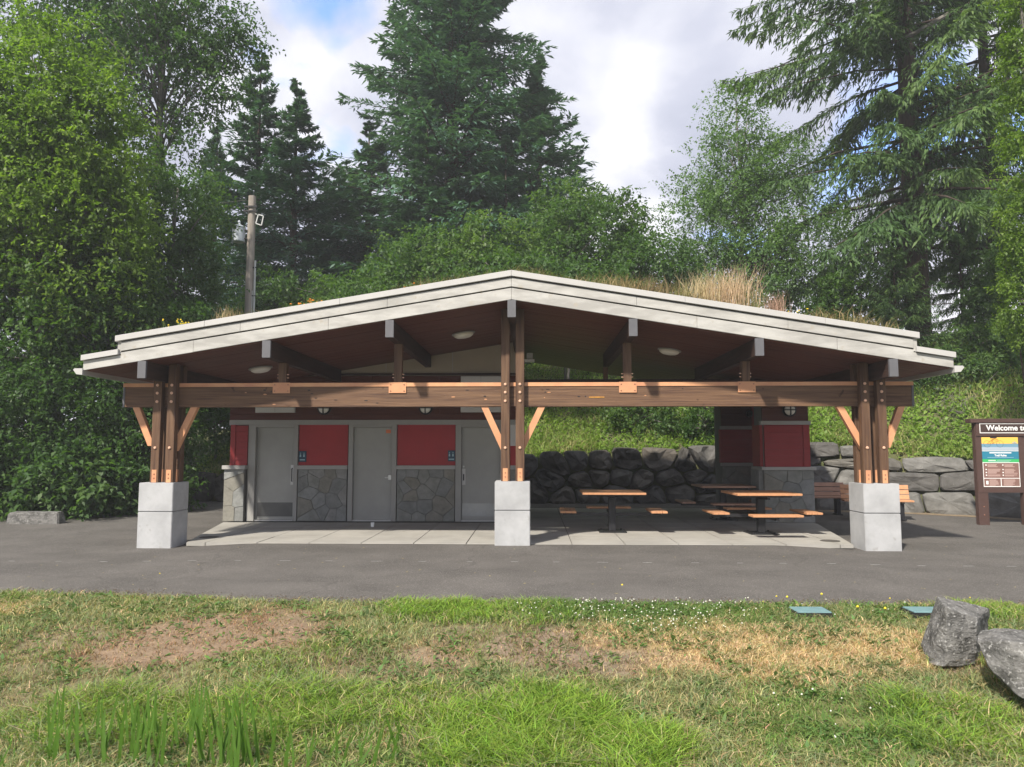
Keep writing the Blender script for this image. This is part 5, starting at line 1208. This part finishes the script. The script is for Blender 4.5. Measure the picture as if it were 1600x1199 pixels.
# ------------------------------------------------------------------ lawn
LX0, LX1 = -8.5, 8.8
def lawn_sample(n):
    y = 3.2 + (rng.random(n) ** .85) * 5.7; x = CX + (rng.random(n) * 2 - 1) * (y * .73 + .9); return x, y
lawnzv = lambda xs_, ys_: np.array([lawnz(a, b) for a, b in zip(xs_, ys_)])
def col_jit(base, n, j=.25): return np.array(base)[None] * (1 + j * (rng.random((n, 1)) * 2 - 1)) * (1 + .08 * rng.normal(size=(n, 3)))
x, y = lawn_sample(480000)
ev = 8.36 + 0.42 / (1 + np.exp((x + 3.6) * 1.6)) + .03; ok = y < ev + .05 * rng.normal(size=len(x)) + .08 * (vnoise(x, y * 0, 3.1, 77) - .4); x, y = x[ok], y[ok]
n1_ = vnoise(x, y, 2.2, 21); n2_ = vnoise(x, y, 7, 22); nn = n1_ * .55 + n2_ * .45
jx, jy = x + .35 * (vnoise(x, y, 3, 30) - .5) + .12 * (vnoise(x, y, 11, 32) - .5), y + .40 * (vnoise(x, y, 3, 31) - .5) + .14 * (vnoise(x, y, 11, 33) - .5)
red, straw, dirt, lush, clov = (zval(q, jx, jy) for q in (Z_RED, Z_STRAW, Z_DIRT, Z_LUSH, Z_CLOVER))
lush = lush * np.clip(.25 + 1.5 * (vnoise(x, y, 2.6, 61) * .6 + vnoise(x, y, 8, 62) * .4), .3, 1)
straw = straw * np.clip(.15 + 1.7 * (vnoise(x, y, 2.0, 63) * .5 + vnoise(x, y, 6, 64) * .5), .2, 1)
bare = np.clip(np.maximum(red * 1.0, dirt * .9), 0, 1) * (1 - .85 * lush)
dens = np.clip(.50 + .7 * (nn - .4) + lush * .55 + straw * .5 - bare * .34, .05, 1)
_lids = [hit(1266, 959.5), hit(1446, 959.5)]
_nl = np.ones(len(x), bool)
for q in _lids: _nl &= ~((np.abs(x - q.x) < .21) & (y > q.y - .20) & (y < q.y + .17))
ok = (rng.random(len(x)) < dens * .78) & _nl; x, y, nn, red, straw, dirt, lush, clov, bare = (q[ok] for q in (x, y, nn, red, straw, dirt, lush, clov, bare)); n = len(x)
r_ = rng.random(n)
green = col_jit((.19, .28, .07), n, .35); lg = col_jit((.21, .33, .045), n, .4); ol = col_jit((.34, .32, .15), n, .35); st = col_jit((.58, .45, .26), n, .35); rd_ = col_jit((.34, .225, .135), n, .4); gr = col_jit((.23, .28, .13), n)
patch = (vnoise(x, y, 1.3, 40) * .6 + vnoise(x, y, 5, 41) * .4)[:, None]
col = green * (patch > .5) + gr * (patch <= .5)
m_ = (r_ < .38 + .25 * (nn < .42)); col[m_] = ol[m_]
m_ = rng.random(n) < .10; col[m_] = st[m_]
m_ = rng.random(n) < lush * .9; col[m_] = lg[m_]
m_ = rng.random(n) < clov * .8; col[m_] = col_jit((.13, .215, .05), n)[m_]
m_ = rng.random(n) < dirt * .65 * (1 - .6 * lush); col[m_] = col_jit((.27, .205, .125), n)[m_]
m_ = rng.random(n) < red * .9 * (1 - .6 * lush); col[m_] = rd_[m_]
m_ = rng.random(n) < straw * .88 * (1 - .5 * lush) * (1 - .6 * clov); col[m_] = st[m_]
hgt = (.034 + .062 * rng.random(n) * (.5 + nn)) * (1 + 1.1 * lush * (y < 7.3) + .5 * lush * (y >= 7.3)) * (1 - .45 * bare) * (1 - .15 * straw)
lean = .35 + .9 * rng.random(n) * (1 - .35 * lush)
P = np.stack([x, y, lawnzv(x, y) - .004], 1)
V, F, c_ = blades(P, hgt, (.004 + .006 * rng.random(n)) * (1 + .25 * lush), lean, np.clip(col, .01, .9))
blade_obj('lawn_grass', V, F, c_, label='patchy lawn of green, straw dry and bare brown grass in the foreground', cat='grass', kind='stuff')
# broad weed leaves (plantain, dandelion, clover) lying low
def low_leaves(name, n0, Zs, amt, base, L0, L1, label, hz=.02, ar=.5, cat='weeds', up=.5, m=None):
    x, y = lawn_sample(n0); z_ = zval(Zs, x, y) if Zs is not None else np.full(len(x), 1.); pn = vnoise(x, y, 3.3, 51) * .5 + vnoise(x, y, 8, 52) * .5
    ok = (y < 8.34 + 0.42 / (1 + np.exp((x + 3.6) * 1.6))) & (rng.random(len(x)) < np.clip((pn - .42) * 5, 0, 1) * z_ * amt * (1 - .75 * np.clip(zval(Z_RED + Z_DIRT, x, y), 0, 1) * (name == 'lawn_weeds'))); x, y = x[ok], y[ok]; n = len(x)
    P = np.stack([x, y, lawnzv(x, y) + hz * rng.random(n)], 1); D = nrm(sphere(n) * np.array([1, 1, .3]) + np.array([0, 0, up * .6])); Nn = nrm(sphere(n) * .35 + np.array([0, 0, 1.])); Nn = nrm(Nn - D * (Nn * D).sum(1, keepdims=True))
    L = L0 + (L1 - L0) * rng.random(n); V, F, _ = leaf_quads(P, D, Nn, L, L * ar, np.zeros(n), .2)
    c = np.repeat(np.clip(col_jit(base, n, .3), .01, .9), 4, axis=0)
    c = np.concatenate([c, np.ones((len(c), 1))], 1); link(name, poly_mesh(name, V, F, M_grass, {'col': ('FLOAT_COLOR', c)}), label=label, cat=cat, kind='stuff')
low_leaves('lawn_weeds', 90000, None, .75, (.125, .20, .06), .03, .095, 'broad leaved weeds scattered through the lawn', .02, .36)
low_leaves('clover', 60000, Z_CLOVER + Z_LUSH[:1], 1.6, (.10, .19, .05), .02, .04, 'clover patch along the path edge and lower right', .05, .8, 'clover')
low_leaves('dry_litter', 90000, Z_RED + Z_DIRT + Z_STRAW, .8, (.46, .32, .20), .012, .05, 'dry stalks and litter on the bare patches', .012, .16, 'litter', up=.1)
# white clover heads and yellow dandelions
hv = [(math.cos(a), math.sin(a), 0) for a in np.linspace(0, 2 * math.pi, 5)[:4]] + [(0, 0, .9), (0, 0, -.9)]
hf = [(0, 1, 4), (1, 2, 4), (2, 3, 4), (3, 0, 4), (1, 0, 5), (2, 1, 5), (3, 2, 5), (0, 3, 5)]
def heads(name, pts, r, m, label, cat):
    n = len(pts); P = np.array(pts); V = (P[:, None, :] + np.array(hv)[None] * (r * (.6 + .7 * rng.random(n)))[:, None, None]).reshape(-1, 3)
    F = (np.array(hf)[None] + (np.arange(n) * 6)[:, None, None]).reshape(-1, 3); link(name, poly_mesh(name, V, F, m), label=label, cat=cat, kind='stuff')
def scatter_z(Zs, n0, thr=.35, wts=1.0):
    x, y = lawn_sample(n0); z_ = zval(Zs, x, y); ok = (rng.random(len(x)) < z_ * wts) & (y < 8.5) & (y < 8.34 + 0.42 / (1 + np.exp((x + 3.6) * 1.6))); x, y = x[ok], y[ok]; return np.stack([x, y, lawnzv(x, y) + .05 + .035 * rng.random(len(x))], 1)
heads('clover_blossoms', np.concatenate([scatter_z(Z_CLOVER[:1], 9000, wts=.75), scatter_z(Z_CLOVER[1:], 4200, wts=.35)]), .0085, mat('clover_white', (.66, .66, .56), .8), 'white clover blossoms dotted over the grass', 'clover')
P_ = [(c.x, c.y, lawnz(c.x, c.y) + .12) for c in (atZ(px, py, .06) for px, py in ((972, 905), (1192, 930), (1213, 922), (1230, 936), (1284, 932), (1340, 948), (1383, 950), (1515, 924), (1390, 925), (250, 888)))]
heads('dandelion_heads', P_, .014, mat('dandelion_yellow', (.75, .62, .04), .7), 'scattered yellow dandelion heads by the path edge', 'dandelions')
mb = MB()
for p in P_: mb.tube([(p[0], p[1], p[2] - .14), p], .002, 3, cap=False)
mb.build('dandelion_stems', mat('flower_stem', (.12, .17, .05), .7), label='thin dandelion stems by the path edge', cat='dandelions', kind='stuff')
# tall upright iris-like leaves at lower left
tops = [(101, 1068), (162, 1078), (125, 1090), (205, 1078), (150, 1120), (232, 1066), (312, 1038), (322, 1062), (345, 1088), (388, 1066), (362, 1085), (378, 1092), (240, 1100), (203, 1085), (275, 1092), (300, 1100), (60, 1130), (420, 1100), (440, 1110), (505, 1120), (560, 1135), (600, 1112), (615, 1125), (575, 1150), (470, 1140), (80, 1105), (180, 1105), (262, 1120), (338, 1118), (10, 1150)]
for px, py in tops[:]:
    for k in range(5): tops.append((px + random.uniform(-30, 30), py + random.uniform(-5, 45)))
t = thing('iris_clump', 'clump of tall upright sword-like green leaves at the lower left of the lawn', 'iris', hit(300, 1180))
for i, (px, py) in enumerate(tops):
    yb_ = random.uniform(4.7, 5.3); top = atY(px, py, yb_); bx_ = top.x + random.uniform(-.10, .10); base = Vector((bx_, yb_ + random.uniform(-.05, .1), lawnz(bx_, yb_) - .02)); w = random.uniform(.005, .012); b = MB()
    mid1 = base.lerp(top, .4) + Vector((random.uniform(-.01, .01), 0, 0)); mid2 = base.lerp(top, .8) + Vector((random.uniform(-.012, .012), 0, 0)); rv = [b.bm.verts.new(q) for q in (base - Vector((w, 0, 0)), base + Vector((w, 0, 0)), mid1 - Vector((w, .004, 0)), mid1 + Vector((w, -.004, 0)), mid2 - Vector((w * .7, 0, 0)), mid2 + Vector((w * .7, 0, 0)), top)]
    for f in ((0, 1, 3, 2), (2, 3, 5, 4), (4, 5, 6)): b.bm.faces.new([rv[q] for q in f])
    b.build('blade', mat('iris_leaf', (.10, .20, .03), .5, trans=.35, var=.3, vscale=8), t)
# fallen leaves on the path
mb = MB()
for k in range(150):
    xx = random.uniform(-9, 9); yy = random.uniform(8.8, 13.1) if k % 3 else random.uniform(13.4, 20); zz = (asz(xx, yy) if yy < 13.3 or abs(xx) > 6.8 else 0) + .006
    if yy > 13.2 and abs(xx) < 6.8 and yy > 16.8: continue
    r = random.uniform(.012, .03); a = random.uniform(0, 6.3); mb.bm.faces.new([mb.bm.verts.new((xx + r * math.cos(a + q * 1.57) * (1 if q % 2 else .5), yy + r * math.sin(a + q * 1.57) * (1 if q % 2 else .5), zz + .004 * (q % 2))) for q in range(4)])
mb.build('fallen_leaves', mat('fallen_leaf', (.42, .36, .16), .8, var=.5, vscale=2), label='small yellowed leaves scattered over the path', cat='leaves', kind='stuff')
# sandy litter strip at the foot of the rock wall and under the left bushes
V = []; F = []
xx = list(np.arange(7.4, 16, .25))
for i, x in enumerate(xx):
    y = wallY(x); V += [(x, y - .55 - .12 * ns(x, 1, 2, 1.5), asz(x, y - .5) + .006), (x, y + .1, asz(x, y) + .03)]
F = [(2 * i, 2 * i + 2, 2 * i + 3, 2 * i + 1) for i in range(len(xx) - 1)]
link('sandy_edge', poly_mesh('sandy_edge', V, F, mat('sand', (.26, .20, .13), 1, var=.5, vscale=6)), kind='structure')

# thin summer haze: far trees fade a little
hz = MB().box(-90, 90, -45, 610, -2.0, 36).build('haze', None, kind='stuff')
hm = bpy.data.materials.new('haze_air'); hm.use_nodes = True; ht = hm.node_tree; ht.nodes.clear()
ho = N(ht, 'ShaderNodeOutputMaterial'); hv_ = N(ht, 'ShaderNodeVolumePrincipled'); hv_.inputs['Density'].default_value = 0.0012
hv_.inputs['Color'].default_value = (0.93, 0.96, 1.0, 1); ht.links.new(hv_.outputs[0], ho.inputs['Volume']); hz.data.materials.append(hm)
hz['label'] = 'thin pale haze in the air between camera and trees'; hz['category'] = 'haze'

# loose grit and crumbs along the ragged edge of the asphalt
_n = 2600; _x = rng.uniform(-9.5, 9.5, _n); _o = np.abs(rng.normal(size=_n)) * .10
_pts = [(a, edgeY(a) + b, asz(a, edgeY(a) + b) + .003) for a, b in zip(_x, _o)]
heads('edge_grit', _pts, .008, mat('grit', (.17, .135, .10), 1.0, var=.5, vscale=30), 'loose grit and soil crumbs along the grass edge of the path', 'grit')

_P = []
for px, py, r in ((1448, 1034, .05), (1475, 1036, .05), (1500, 1036, .05), (1522, 1032, .05), (1538, 1022, .04), (1442, 1010, .04), (1560, 1060, .05), (1582, 1086, .05), (1540, 1030, .05)):
    q = hit(px, py + 6)
    for k in range(70): _P.append((q.x + random.gauss(0, r), q.y + random.gauss(-.02, .03)))
_P = np.array(_P); _n = len(_P); _z = lawnzv(_P[:, 0], _P[:, 1])
_c = np.where(rng.random((_n, 1)) < .55, col_jit((.48, .36, .19), _n), col_jit((.19, .27, .06), _n))
_V, _F, _cc = blades(np.stack([_P[:, 0], _P[:, 1], _z - .004], 1), .05 + .09 * rng.random(_n), .004 + .005 * rng.random(_n), .2 + .6 * rng.random(_n), _c)
blade_obj('boulder_grass', _V, _F, _cc, label='longer grass growing against the foot of the two boulders', cat='grass', kind='stuff')
